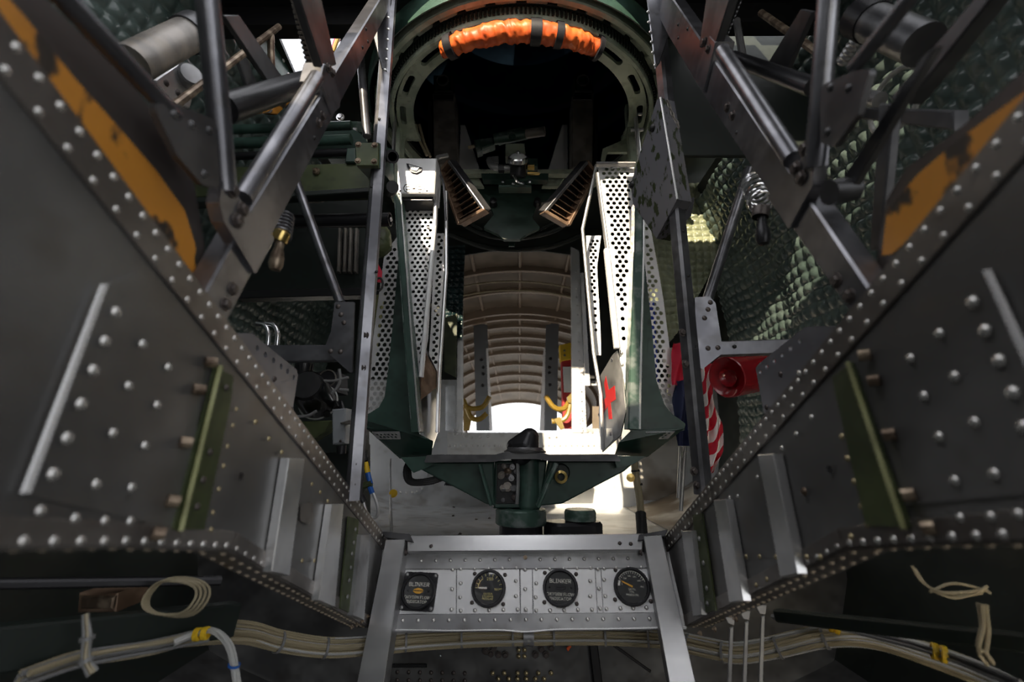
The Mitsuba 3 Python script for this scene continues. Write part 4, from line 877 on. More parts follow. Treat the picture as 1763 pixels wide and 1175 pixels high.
# arms hanging from the ring at both sides
k = thing('ring_arm', 'pale green arm hanging from the ring on the left', 'arm')
part(k, 'bar', bar(aY(688, 170, 1.36), aY(681, 345, 1.34), .022, .03, (0, -1, 0)), 'green_pale')
part(k, 'rail', bar(aY(681, 180, 1.30), aY(674, 330, 1.29), .010, .014, (0, -1, 0)), 'alu_dull')
part(k, 'knee', plate([(688, 165), (700, 190), (695, 270), (684, 270)], PY(1.37), .008), 'green_pale')
part(k, 'hook', lathe([(.009, -.002), (.013, -.002), (.013, .002), (.009, .002), (.009, -.002)], aY(704, 206, 1.33), (0, 1, .2), 16), 'alu_dull')
k = thing('ring_arm', 'pale green arm hanging from the ring on the right', 'arm')
part(k, 'bar', bar(aY(1083, 185, 1.36), aY(1094, 330, 1.34), .028, .03, (0, -1, 0)), 'green_pale')
part(k, 'rail', bar(aY(1093, 190, 1.30), aY(1106, 325, 1.28), .012, .014, (0, -1, 0)), 'alu_bright')
for y in (197, 224): part(k, 'clip', bar(aY(1086, y, 1.31), aY(1108, y - 1, 1.30), .012, .010), 'alu', label='bright clip')
part(k, 'bracket', plate([(1064, 245), (1086, 235), (1088, 262), (1076, 262), (1046, 262), (1040, 284), (1033, 284), (1038, 256)], PY(1.40), .012), 'green_pale')
one('vinyl_roll', lathe([(.0, 0), (.028, 0), (.034, .05), (.03, .10), (0, .10)], aY(1108, 235, 1.45), (0, .2, 1), 18), 'quilt_olive', 'pale rolled cover tucked behind the right ring arm', 'roll')
for j, q in enumerate(([(716, 215), (722, 240), (735, 268)], [(722, 215), (730, 245), (741, 270)])):
    one('hose', tube(smooth_path([aY(x, y, 1.42) for x, y in q]), .005, 8), 'cream_wire', ('left' if j == 0 else 'right') + ' one of two cream hoses above the control box', 'hose')

# ------------------------------------------------------------------ guns, sight and dark gear under the dome
for s, pxs, lb in ((-1, [(745, 160), (783, 160), (787, 285), (747, 285)], 'left'), (1, [(985, 165), (1022, 160), (1020, 285), (984, 290)], 'right')):
    k = thing('machine_gun', f'dark {lb} gun housing standing in the turret', 'gun')
    part(k, 'receiver', slab(pxs, PY(1.52), .10, .004), 'gun_metal')
    cx = 764 if s < 0 else 1006
    part(k, 'cover', slab([(cx - 18, 128), (cx + 14, 128), (cx + 16, 158), (cx - 18, 158)], PY(1.54), .08, .006), 'green_black')
    part(k, 'port', lathe([(.020, 0), (.024, .002), (.024, -.01)], aY(cx - 2, 138, 1.535), (0, -1, 0), 20), 'gun_metal')
    part(k, 'side_plate', slab([(pxs[0][0] - 10, 172), (pxs[0][0] - 2, 172), (pxs[0][0] - 1, 285), (pxs[0][0] - 8, 285)] if s < 0 else [(1024, 172), (1031, 172), (1028, 285), (1022, 285)], PY(1.54), .08), 'black_metal')
    part(k, 'bolt_plate', slab([(pxs[0][0] + 2, 162), (pxs[1][0] - 2, 162), (pxs[1][0] - 2, 172), (pxs[0][0] + 2, 172)], PY(1.515), .01), 'black_metal')
    k = thing('side_fin', f'pale tapering plate beside the {lb} gun', 'plate')
    part(k, 'plate', slab([(793, 215), (801, 215), (826, 292), (790, 292)] if s < 0 else [(968, 214), (977, 214), (978, 292), (944, 292)], PY(1.60), .008), 'alu_bright')
k = thing('cross_bar', 'grey-green cross bar of the turret behind the sight', 'bar')
part(k, 'bar', slab([(775, 291), (1000, 291), (995, 299), (780, 299)], PY(1.46), .03), 'green_pale')
part(k, 'drop_plate', slab([(828, 298), (945, 298), (942, 310), (832, 310)], PY(1.46), .03), 'green_dark')
k = thing('tray', 'pale green tray plate left of the sight', 'tray'); part(k, 'plate', slab([(795, 304), (824, 304), (833, 321), (808, 321)], PY(1.50), .02), 'green_pale')
k = thing('tray', 'pale green tray plate right of the sight', 'tray'); part(k, 'plate', slab([(944, 304), (972, 304), (962, 321), (933, 321)], PY(1.50), .02), 'green_pale')
k = thing('pedestal_plate', 'dark green back plate with curved foot under the sight', 'plate')
part(k, 'plate', plate([(815, 321), (965, 321), (962, 345), (925, 350), (916, 375), (930, 392), (905, 404), (895, 412), (867, 412), (858, 404), (832, 392), (850, 370), (842, 350), (818, 345)], PY(1.55), .02, .004), 'green_dark')
part(k, 'arc', tube(smooth_path([aY(x, y, 1.62) for x, y in ((785, 380), (830, 402), (880, 410), (940, 402), (985, 382))]), .010, 8), 'green_black')
part(k, 'tab', slab([(874, 398), (888, 398), (886, 424), (876, 424)], PY(1.6), .01), 'green_dark')
part(k, 'upper_arc', tube(smooth_path([aY(x, y, 1.9) for x, y in ((770, 402), (830, 424), (890, 430), (950, 424), (1000, 405))]), .012, 8), 'green_black')
for x in (850, 925): part(k, 'knob', lathe([(0, .03), (.012, .028), (.014, 0)], aY(x, 352, 1.545), (0, -1, 0), 16), 'black_metal')
for x, y in ((800, 392), (960, 392)): part(k, 'link', bar(aY(x, y - 12, 1.6), aY(2 * 880 - x if False else x + (30 if x < 880 else -30), y + 4, 1.6), .008, .012), 'green_black')
k = thing('gun_sight', 'round glass-topped sight on a green mount at the centre of the turret', 'sight')
ctr = aY(892, 296, 1.36)
part(k, 'body', lathe([(0, 0), (.024, 0), (.026, .004), (.026, .038), (.030, .042), (.030, .056), (.028, .060), (.0, .060)], ctr + [0, 0, -.02], (0, -.45, 1), 32), 'black_metal')
part(k, 'rim', lathe([(.031, .028), (.033, .030), (.033, .042), (.030, .046), (.028, .046)], ctr + [0, -.008, -.002], (0, -.9, .7), 32), 'chrome', label='bright rim')
part(k, 'lens', lathe([(.0, .056), (.010, .055), (.020, .051), (.029, .042)], ctr + [0, -.008, -.002], (0, -.9, .7), 32), 'foil', label='domed glass')
part(k, 'boss', lathe([(.0, .063), (.006, .062), (.009, .054)], ctr + [0, -.008, -.002], (0, -.9, .7), 20), 'chrome')
part(k, 'mount', slab([(870, 246), (903, 246), (905, 268), (870, 268)], PY(1.44), .05, .004), 'green_pale')
part(k, 'base', slab([(858, 318), (915, 318), (915, 322), (858, 322)], PY(1.37), .04), 'green_dark')
for x, y in ((866, 313), (884, 316), (900, 316), (912, 313)): stud(k, aY(x, y, 1.36), (0, -1, .3), .005, 'chrome', 'hex', 'bolt')
part(k, 'lever', tube(smooth_path([aY(885, 302, 1.33), aY(890, 312, 1.325), aY(897, 316, 1.33)]), .004, 8), 'chrome')
part(k, 'elbow', tube(smooth_path([aY(878, 290, 1.37), aY(862, 290, 1.37), aY(848, 287, 1.38), aY(842, 276, 1.4)]), .011, 12), 'alu_dull', label='elbow fitting')
part(k, 'elbow_nut', rod(aY(868, 291, 1.37), aY(858, 291, 1.37), .014, 6), 'black_metal')
part(k, 'side_fitting', slab([(838, 270), (858, 268), (858, 280), (842, 282)], PY(1.43), .02), 'alu_dull')
for y in (286, 291, 299): part(k, 'brass_stub', rod(aY(908, y, 1.36), aY(920 if y < 299 else 929, y, 1.36), .005, 10), 'brass', label='brass stub')
part(k, 'side_block', slab([(909, 272), (926, 272), (926, 287), (910, 287)], PY(1.40), .03), 'green_dark')
k = thing('hand_grip', 'green pistol-shaped charger handle lying above the sight', 'handle')
part(k, 'barrel', tube([aY(x, y, 1.46) for x, y in ((850, 240), (880, 236), (908, 230))], .020, 16), 'green_edge')
part(k, 'muzzle', pipe(aY(906, 231, 1.45), aY(938, 226, 1.43), .0165, .006, 20), 'gun_metal', label='dark open pipe end')
part(k, 'plate', slab([(856, 228), (900, 218), (902, 226), (858, 240)], PY(1.48), .04), 'green_edge')
part(k, 'grip', slab([(818, 240), (848, 235), (852, 248), (822, 258)], PY(1.47), .04, .004), 'green_edge')
part(k, 'grip_end', slab([(816, 240), (827, 239), (830, 258), (821, 261)], PY(1.45), .04, .004), 'green_edge')
part(k, 'pin', rod(aY(806, 254, 1.45), aY(817, 252, 1.45), .006, 10), 'cream_wire')
stud(k, aY(882, 235, 1.44), (0, -1, 0), .010, 'green_edge', 'hex', 'bolt')
# louvred coolers
for s, q, lb in ((-1, [(764, 296), (778, 278), (838, 362), (795, 386)], 'left'), (1, [(1022, 300), (1006, 280), (934, 365), (974, 388)], 'right')):
    k = thing('louver_box', f'slanted louvred box with brown frame on the {lb} of the sight', 'louver')
    q3 = [aY(*q[0], 1.40), aY(*q[1], 1.36), aY(*q[2], 1.36), aY(*q[3], 1.40)]
    n = unit(np.cross(q3[1] - q3[0], q3[3] - q3[0])); n = n if np.dot(CAM - q3[0], n) > 0 else -n
    for i in range(4):
        part(k, 'frame', bar(q3[i], q3[(i + 1) % 4], .012, .035, n, .002), 'louver_brown' if i != 1 else 'steel', label='grey top rail' if i == 1 else None)
    for j in range(1, 10):
        t = j / 10; a_, b_ = q3[0] * (1 - t) + q3[3] * t, q3[1] * (1 - t) + q3[2] * t
        d = unit(b_ - a_); part(k, 'slat', bar(a_, b_, .026, .0025, unit(unit(q3[3] - q3[0]) - n * .45), .0006), 'louver_brown')
    part(k, 'back', hull([p_ - n * .017 for p_ in q3] + [p_ - n * .019 for p_ in q3]), 'black')

# ------------------------------------------------------------------ the two legs of the turret with perforated panels
def leg(side):
    L = side < 0; nm = 'left' if L else 'right'
    k = thing('turret_column', f'green {nm} leg of the turret with perforated metal panels', 'turret leg')
    if L:
        part(k, 'front_panel', perforated([(693, 355), (748, 360), (749, 380), (737, 584), (724, 655), (712, 600), (701, 440)], PY(1.30), .0022, .0165, .0052, .004), 'alu_bright', False, label='perforated front panel')
        part(k, 'outer_panel', perforated([(690, 400), (662, 436), (640, 600), (626, 716), (668, 722), (690, 600)], PY(1.40), .0022, .0190, .0066, .006), 'alu_bright', False, label='perforated outer panel')
        part(k, 'inner_panel', perforated([(748, 402), (767, 402), (762, 560), (753, 645), (736, 645), (742, 560)], PY(1.46), .0022, .0165, .0060, .003), 'alu_bright', False, label='perforated inner panel')
        rail = [aY(687, 330, 1.25), aY(704, 560, 1.25), aY(719, 745, 1.25)]
        part(k, 'rail', cat([bar(rail[0], rail[1], .020, .05, (0, -1, 0), .004), bar(rail[1], rail[2], .024, .05, (0, -1, 0), .004)]), 'green_dark')
        part(k, 'rail_edge', tube([p_ + np.array([.010, -.026, 0]) for p_ in rail], .0028, 8), 'alu', label='bare metal edge')
        part(k, 'rail_edge', tube([p_ + np.array([-.010, -.022, 0]) for p_ in rail], .002, 8), 'green_edge')
        part(k, 'flare', plate([(686, 440), (676, 560), (668, 640), (662, 684), (652, 702), (636, 712), (622, 718), (624, 736), (722, 748), (716, 640), (700, 440)], PY(1.31), .012), 'green_dark', label='flared green skirt')
        A = [(622, 722), (722, 748), (746, 760), (742, 790), (688, 790)]
        part(k, 'foot', hull([aY(x, y, 1.29) for x, y in A[:3]] + [aY(x, y, 1.40) for x, y in A] + [aY(624, 732, 1.42)]), 'green_dark', 30)
        part(k, 'vent', perforated([(640, 744), (688, 744), (690, 757), (650, 757)], P3(aY(622, 726, 1.285), aY(722, 751, 1.285), aY(688, 791, 1.393)), .002, .012, .004, .002), 'alu', False, label='small perforated vent')
        part(k, 'inner_rail', tube([aY(768, 330, 1.36), aY(768, 470, 1.36), aY(756, 650, 1.34), aY(753, 745, 1.33)], .006, 10), 'alu')
        part(k, 'front_frame', bar(aY(752, 300, 1.27), aY(749, 390, 1.27), .012, .02, (0, -1, 0)), 'alu')
        part(k, 'front_frame', bar(aY(749, 385, 1.27), aY(725, 650, 1.27), .012, .02, (0, -1, 0)), 'alu_bright')
        part(k, 'side_web', slab([(682, 345), (690, 345), (697, 440), (690, 440)], PY(1.27), .03), 'green_edge')
        c = [aY(x, y, Y) for x, y, Y in ((728, 590, 1.30), (752, 640, 1.36), (753, 745, 1.36), (744, 772, 1.33), (726, 742, 1.27), (722, 660, 1.27))]
        cc = np.array([[.0, -.010, 0]]); v = np.array(c); m = hull(np.vstack([v, v + [0, .012, 0]]))
        part(k, 'shin_plate', m, 'chrome', 30, label='polished curved plate')
        part(k, 'shin_plate_top', hull([aY(x, y, Y) for x, y, Y in ((727, 596, 1.295), (751, 640, 1.352), (751, 668, 1.352), (724, 690, 1.263))] + [aY(735, 640, 1.38)]), 'louver_brown')
        for y in (392, 409, 428, 445, 462, 480, 498, 516, 534, 552, 568, 586): stud(k, aY(737 - (y - 392) * .045, y, 1.297), (0, -1, 0), .0048, 'alu')
    else:
        part(k, 'front_panel', perforated([(1029, 285), (1092, 285), (1090, 440), (1086, 480), (1082, 600), (1077, 690), (1070, 650), (1066, 600), (1050, 440)], PY(1.30), .0022, .0185, .0062, .006), 'alu_bright', False, label='perforated front panel')
        part(k, 'outer_panel', perforated([(1104, 380), (1118, 380), (1129, 440), (1142, 514), (1158, 639), (1170, 726), (1130, 726), (1110, 600)], PY(1.40), .0022, .0190, .0066, .006), 'alu_bright', False, label='perforated outer panel')
        part(k, 'inner_panel', perforated([(1009, 406), (1035, 406), (1028, 460), (1034, 570), (1035, 612), (1025, 612), (1012, 470)], PY(1.46), .0022, .0150, .0055, .003), 'alu_bright', False, label='perforated inner panel')
        rail = [aY(1097, 352, 1.25), aY(1096, 440, 1.25), aY(1091, 600, 1.25), aY(1088, 740, 1.25)]
        part(k, 'rail', cat([bar(rail[i], rail[i + 1], .024 + .004 * i, .05, (0, -1, 0), .004) for i in range(3)]), 'green_edge')
        part(k, 'rail_edge', tube([p_ + np.array([.014, -.026, 0]) for p_ in rail], .0030, 8), 'alu_bright', label='bare metal edge')
        part(k, 'flare', plate([(1104, 400), (1122, 560), (1130, 655), (1144, 697), (1158, 714), (1170, 722), (1180, 730), (1178, 742), (1086, 742), (1090, 600), (1094, 400)], PY(1.31), .012), 'green_dark', label='flared green skirt')
        A = [(1086, 742), (1179, 738), (1066, 762), (1058, 784), (1114, 788)]
        part(k, 'foot', hull([aY(x, y, 1.29) for x, y in A[:3]] + [aY(x, y, 1.40) for x, y in A] + [aY(1178, 735, 1.42)]), 'green_dark', 30)
        part(k, 'vent', perforated([(1112, 745), (1162, 744), (1150, 756), (1108, 757)], P3(aY(1086, 746, 1.285), aY(1179, 741, 1.285), aY(1114, 789, 1.393)), .002, .012, .004, .002), 'alu', False, label='small perforated vent')
        part(k, 'inner_rail', tube([aY(1027, 284, 1.33), aY(1003, 395, 1.36), aY(1006, 430, 1.36), aY(1022, 607, 1.34), aY(1034, 680, 1.33), aY(1038, 775, 1.33)], .006, 10), 'alu')
        part(k, 'front_frame', bar(aY(1028, 300, 1.27), aY(1047, 440, 1.27), .010, .02, (0, -1, 0)), 'alu')
        part(k, 'front_frame', bar(aY(1044, 430, 1.265), aY(1062, 600, 1.27), .016, .02, (0, -1, 0)), 'alu_bright')
        part(k, 'top_cap', bar(aY(1026, 283, 1.28), aY(1093, 283, 1.28), .02, .010), 'alu_dull')
        for x, y in ((1054, 289), (1082, 289), (1070, 608), (1071, 628)): stud(k, aY(x, y, 1.297), (0, -1, 0), .005, 'alu')
    return k
kl = leg(-1); kr = leg(1)
k = thing('control_box', 'bright square control box with a half-round knob at the head of the left leg', 'box'); pc = PY(1.22)
part(k, 'body', slab([(683, 272), (752, 272), (748, 333), (684, 333)], pc, .09, .003), 'alu_bright')
part(k, 'lower_lip', slab([(686, 334), (746, 334), (745, 346), (688, 346)], PY(1.24), .06, .002), 'black_metal')
hk = sg.Polygon([(-.026, .010), (.022, -.006), (.020, -.016), (.006, -.024), (-.010, -.020), (-.022, -.004)])
o = aY(715, 288, 1.22)
part(k, 'knob_plate', extrude(hk, o + [0, -.006, 0], np.array([1., 0, 0]), Z1, np.array([0, -1., 0]), .006), 'black_metal', False, label='half-round black recess')
part(k, 'knob', extrude(sg.Polygon([(-.019, .004), (.014, -.007), (.006, -.018), (-.010, -.013)]), o + [0, -.009, 0], np.array([1., 0, 0]), Z1, np.array([0, -1., 0]), .004), 'alu', False)
for x in (703, 723):
    o = aY(x, 324, 1.22); oct_ = sg.Point(0, 0).buffer(.014, 2)
    part(k, 'outlet', extrude(oct_.buffer(.0012).difference(oct_.buffer(-.001)), o + [0, -.001, 0], np.array([1., 0, 0]), Z1, np.array([0, -1., 0]), .002), 'black_metal', False)
    part(k, 'outlet_slot', bar(o + [-.005, -.0008, .004], o + [.005, -.0008, .004], .001, .002), 'black')
    part(k, 'outlet_slot', bar(o + [-.006, -.0008, -.005], o + [.006, -.0008, -.005], .001, .004), 'black')
studs_px(k, [(689, 329), (735, 329), (713, 325)], pc, .0035, 'bolt_dark')
k = thing('chrome_link', 'grey hinge clip between the control box and the left louvred box', 'link'); part(k, 'clip', bar(aY(753, 272, 1.28), aY(770, 268, 1.30), .014, .014), 'alu'); part(k, 'hook', tube(smooth_path([aY(755, 285, 1.28), aY(758, 300, 1.28), aY(764, 320, 1.3), aY(767, 380, 1.33)]), .004, 8), 'steel')
# first aid panel: grey sheet with a red painted cross
k = thing('first_aid_panel', 'bent grey metal sheet with a red cross on the inside of the right leg', 'panel')
fp = P3(aY(1031, 651, 1.42), aY(1071, 644, 1.26), aY(1037, 779, 1.42))
part(k, 'sheet', plate([(1031, 651), (1054, 612), (1062, 604), (1071, 644), (1077, 711), (1068, 750), (1037, 779), (1031, 737)], fp, .003), 'aid_metal')
part(k, 'red_cross', plate([(1043, 648), (1048, 672), (1058, 664), (1060, 688), (1051, 694), (1054, 722), (1048, 722), (1046, 700), (1038, 714), (1037, 694), (1043, 684), (1040, 660)], fp, .0006, lift=.0008), 'red_flat', False, label='red cross')
part(k, 'white_foot', plate([(1032, 738), (1054, 738), (1055, 758), (1038, 778)], fp, .0008, lift=.0008), 'skin_white', False)
for x, y in ((1054, 620), (1032, 680), (1032, 715), (1052, 748)): stud(k, onp(x, y, fp) + facing(fp) * .001, facing(fp), .005, 'chrome')
# ------------------------------------------------------------------ turret pedestal
k = thing('turret_pedestal', 'dark green V-shaped cast pedestal carrying the turret', 'pedestal')
pf = PY(1.26)
part(k, 'yoke_bar', plate([(735, 784), (850, 784), (872, 778), (926, 778), (948, 784), (1062, 783), (1070, 795), (950, 795), (925, 791), (872, 791), (850, 796), (730, 797)], pf, .16, .003), 'steel_dark', label='worn top bar')
part(k, 'left_web', slab([(700, 796), (850, 796), (852, 871), (838, 869), (730, 812)], PY(1.30), .05, .004), 'green_dark')
part(k, 'right_web', slab([(945, 794), (1096, 794), (1075, 812), (968, 868), (928, 872)], PY(1.30), .05, .004), 'green_dark')
part(k, 'left_arm', hull([aY(x, y, Y) for x, y in ((690, 788), (742, 786), (748, 800), (712, 815)) for Y in (1.27, 1.38)]), 'green_dark', 30)
part(k, 'right_arm', hull([aY(x, y, Y) for x, y in ((1056, 786), (1112, 786), (1090, 800), (1062, 806)) for Y in (1.27, 1.38)]), 'green_dark', 30)
part(k, 'left_rib', bar(aY(826, 800, 1.27), aY(846, 870, 1.27), .008, .04, (0, -1, 0)), 'green_dark')
part(k, 'right_rib', bar(aY(957, 798, 1.26), aY(926, 872, 1.26), .010, .06, (0, -1, 0)), 'green_edge')
part(k, 'housing', slab([(852, 795), (942, 793), (930, 876), (850, 876)], PY(1.31), .08, .004), 'green_dark')
part(k, 'recess', slab([(856, 799), (893, 799), (893, 868), (854, 868)], PY(1.305), .02, .001), 'black')
rg = random.Random(8)
for i in range(15):
    p_ = aY(rg.uniform(860, 890), rg.uniform(803, 864), 1.30); stud(k, p_, (rg.uniform(-.6, .6), -1, rg.uniform(-.5, .5)), rg.uniform(.006, .011), rg.choice(['bolt_dark', 'alu_dull', 'bolt_bronze', 'gun_metal']), rg.choice(['hex', 'dome', 'pin']), 'fitting')
part(k, 'conduit', tube(smooth_path([aY(891, 798, 1.29), aY(892, 830, 1.285), aY(890, 868, 1.29)]), .005, 8), 'alu_dull')
part(k, 'column', lathe([(.030, 0), (.034, .01), (.034, .14), (.03, .15)], aY(910, 876, 1.33), (0, 0, 1), 28), 'green_dark')
part(k, 'collar', lathe([(.066, 0), (.069, .004), (.069, .036), (.066, .040), (.040, .042)], aY(897, 903, 1.34), (0, 0, 1), 40), 'green_edge')
part(k, 'base_ring', lathe([(.058, -.05), (.058, -.002), (.064, .0)], aY(897, 903, 1.34), (0, 0, 1), 40), 'black_metal')
part(k, 'cap', lathe([(.056, 0), (.057, .004), (.050, .008), (.047, .014)], aY(904, 780, 1.30), (0, 0, 1), 32), 'steel_dark')
c = aY(904, 776, 1.30)
el = [c + np.array([.012, 0, .0]), c + np.array([.012, 0, .022]), c + np.array([.004, 0, .042]), c + np.array([-.018, 0, .038]), c + np.array([-.036, 0, .016])]
hu = hull(np.vstack([np.array(trimesh.creation.icosphere(3, r_).vertices) + c + np.array(o_) for r_, o_ in ((.026, (.012, 0, .034)), (.034, (.004, 0, .008)), (.020, (-.030, 0, .012)), (.030, (-.012, 0, -.01)))]))
part(k, 'elbow', hu, 'black_metal', 60, label='dark rounded elbow cap')
part(k, 'eye_bolt', lathe([(.010, -.004), (.017, -.002), (.017, .002), (.010, .004), (.010, -.004)], aY(966, 822, 1.27), (0, -1, .2), 20), 'brass', label='bright ring fitting')
part(k, 'eye_socket', lathe([(0, .004), (.020, .004), (.024, 0)], aY(966, 814, 1.292), (0, -1, 0), 20), 'green_black')
for j in range(3):
    part(k, 'harness', tube(smooth_path([aY(704 + 3 * j, 790, 1.33), aY(697 + 4 * j, 812, 1.32), aY(705 + 3 * j, 832 - 2 * j, 1.31), aY(740, 832 - 3 * j, 1.31), aY(768, 823 - 3 * j, 1.33)]), .0055, 8), 'rubber', label='black cable')
k = thing('motor_cover', 'low dark green motor housing right of the pedestal foot', 'motor')
part(k, 'body', hull([p_ + np.array([0, 0, z]) for c_, r_ in ((aY(965, 918, 1.34), .045), (aY(1015, 918, 1.34), .035)) for z in (-.03, .022, .030) for p_ in [c_ + (r_ - (.006 if z > .025 else 0)) * np.array([math.cos(t), math.sin(t), 0]) for t in np.linspace(0, 6.283, 24, endpoint=False)]]), 'black_metal', 30)
part(k, 'cap', lathe([(.042, 0), (.043, .020), (.039, .028), (.0, .030)], aY(999, 896, 1.34), (0, 0, 1), 32), 'green_edge')
# floor box half hidden behind the pedestal, conduits on the floor
one('floor_tray', slab([(764, 836), (800, 840), (1010, 838), (1013, 812), (1000, 822), (770, 822)], PY(2.02), .10), 'black_metal', 'low dark tray on the bulkhead behind the pedestal', 'tray')
k = thing('conduit', 'cream cable conduit with black ties right of the pedestal', 'conduit')
part(k, 'cable', tube(smooth_path([aY(1090, 770, 1.62), aY(1094, 815, 1.62), aY(1100, 850, 1.60), aY(1104, 888, 1.56)]), .012, 14), 'cream_wire')
part(k, 'boot', tube([aY(1103, 884, 1.56), aY(1106, 925, 1.52)], .0165, 16), 'rubber', label='black rubber boot')
for x, y in ((1094, 811), (1099, 835)): part(k, 'tie', lathe([(.0125, -.003), (.0145, -.003), (.0145, .003), (.0125, .003)], aY(x, y, 1.615), (.12, 0, -1), 16), 'rubber')
part(k, 'clip', lathe([(0, .004), (.013, .003), (.014, -.003)], aY(1086, 823, 1.61), (0, -1, 0), 16), 'brass', label='brass clip')
k = thing('thin_conduit', 'thin grey line running down the floor left of the pedestal', 'conduit')
part(k, 'line', tube(smooth_path([aY(672, 790, 2.15), aY(672, 840, 2.10), aY(674, 918, 1.42)]), .0045, 8), 'alu_dull')
part(k, 'clip', lathe([(0, .004), (.016, .003), (.017, -.003)], aY(677, 850, 1.98), (0, -1, .2), 16), 'yellow_paint', label='yellow clip')
one('stain_sheet', patch(lambda U, V: np.stack([U, V, floor_z(U) + .004 + CZ], -1), np.linspace(.47, .80, 16), np.linspace(1.2, 2.18, 5)), 'skin_stain', 'rust-stained sheet on the floor at the right', 'sheet')
one('stained_lining', plate([(1100, 745), (1172, 745), (1180, 862), (1100, 862)], PY(2.185), .004), 'skin_stain', 'rust-stained bulkhead panel at the right behind the flag', 'panel')
k = thing('grey_tube', 'pair of thin grey uprights at the foot of the right leg', 'tube')
for a_, b_ in (((1172, 770), (1168, 858)), ((1180, 760), (1172, 880))): part(k, 'tube', rod(aY(*a_, 1.5), aY(*b_, 1.5), .006, 10), 'alu_dull')
studs_px(fl, [(781, 874), (780, 889), (843, 893), (820, 895), (792, 920)], PZ(-.243), .006, 'bolt_dark')
# ------------------------------------------------------------------ things on the left
k = thing('clamp_block', 'green clamp block bolted on the left post', 'clamp'); pb = PY(.86)
part(k, 'face', slab([(611, 246), (651, 245), (650, 285), (614, 285)], pb, .012, .001), 'green_olive')
part(k, 'block', hull([aY(x, y, .872) for x, y in ((612, 246), (652, 246), (651, 286), (614, 286))] + [aY(x, y, .98) for x, y in ((640, 255), (676, 258), (679, 322), (648, 322))]), 'green_dark', 30)
studs_px(k, [(617, 249), (645, 250), (616, 277), (644, 278)], pb, .0055, 'bolt_bronze', 'hex', 'bolt')
part(k, 'stub', pipe(aY(664, 268, .96), aY(676, 270, .90), .014, .004, 20), 'black_metal', label='black stub tube')
part(k, 'corner_pad', rod(aY(672, 330, .98), aY(676, 322, .93), .014, 14), 'rubber')
k = thing('carrier_bar', 'olive green level bar behind the left struts', 'bar')
part(k, 'bar', slab([(325, 290), (618, 280), (640, 318), (640, 330), (325, 340)], PY(1.02), .04), 'green_olive')
part(k, 'lower_lip', slab([(325, 340), (640, 322), (640, 330), (325, 350)], PY(1.00), .03), 'green_black')
stud(k, aY(546, 296, 1.018), (-.4, -1, 0), .010, 'bolt_bronze', 'pin', 'bolt')
part(k, 'tab', slab([(597, 255), (611, 254), (611, 279), (594, 279)], PY(1.01), .01), 'green_dark')
for y, r_, m_, lb in ((268, .010, 'black_metal', 'lowest'), (246, .014, 'green_dark', 'second from below'), (222, .012, 'green_dark', 'uppermost')):
    one('carrier_rod', rod(aY(325, y + 4, 1.06), aY(605, y - 6, 1.06), r_, 16), m_, f'level dark rod above the olive bar on the left, {lb} of three', 'rod')
k = thing('pulley', 'dark green half-round sheave behind the left struts', 'pulley'); c = aY(568, 262, 1.12)
part(k, 'sheave', hull([c + np.array([.11 * math.cos(t), dy, .085 * math.sin(t)]) for t in np.linspace(0, math.pi, 24) for dy in (0, .03)]), 'green_dark', 30)
one('round_tray', lathe([(.05, 0), (.052, .006), (.060, .008), (.062, 0), (.058, -.02), (.05, -.02)], aY(606, 216, 1.22), (0, -.7, 1), 32), 'green_edge', 'green rimmed tray behind the left post', 'tray')
k = thing('tray_latch', 'bright bolt and clips on the rimmed tray', 'latch'); stud(k, aY(586, 202, 1.16), (0, -1, 0), .010, 'chrome', 'hex', 'bolt')
part(k, 'clip', slab([(606, 219), (614, 219), (614, 232), (606, 232)], PY(1.15), .01), 'alu'); part(k, 'clip', slab([(623, 219), (631, 219), (631, 240), (623, 240)], PY(1.15), .01), 'alu')
k = thing('roller_tube', 'dark level tube with an open end behind the left post', 'tube')
part(k, 'tube', pipe(aY(485, 382, 1.08), aY(672, 378, 1.06), .0175, .004, 24), 'black_metal'); stud(k, aY(673, 378, 1.06), (1, 0, 0), .006, 'chrome')
one('small_spring', spring(aY(520, 342, 1.12), aY(556, 340, 1.12), .012, .0022, 12), 'gun_metal', 'small dull spring under the olive bar on the left', 'spring')
k = thing('radio_box', 'big dark equipment box behind the left struts', 'box')
part(k, 'body', slab([(408, 392), (640, 392), (640, 506), (408, 511)], PY(1.30), .05, .004), 'green_black')
part(k, 'shelf', slab([(408, 500), (640, 495), (640, 508), (408, 514)], PY(1.27), .04), 'black')
for x in (582, 592, 601, 611): part(k, 'rib', slab([(x, 392), (x + 4, 392), (x + 2, 468), (x - 3, 468)], PY(1.27), .02), 'gun_metal')
one('upper_box', slab([(425, 330), (640, 325), (640, 392), (425, 396)], PY(1.40), .15), 'green_black', 'dark box above the big equipment box on the left', 'box')
one('green_pack', trimesh.Trimesh(**{k_: v_ for k_, v_ in zip(('vertices', 'faces'), (lambda m_: (m_.vertices * [.032, .03, .048] + (meshkit.fbm(m_.vertices * 2.2, 3) - .5)[:, None] * .014 + aY(654, 416, 1.16), m_.faces))(trimesh.creation.icosphere(4)))}), 'green_olive', 'olive cloth pack tucked behind the left post', 'pack', 60)
one('pack_strap', tube([aY(652, 380, 1.075), aY(650, 392, 1.12), aY(653, 400, 1.15)], .005, 8), 'green_olive', 'short strap holding the olive pack to the roller tube', 'strap')
k = thing('red_tag', 'red cloth tag with a black ring beside the left post', 'tag')
part(k, 'cloth', plate([(642, 452), (649, 452), (657, 466), (656, 486), (641, 484)], PY(1.10), .006), 'red_cloth')
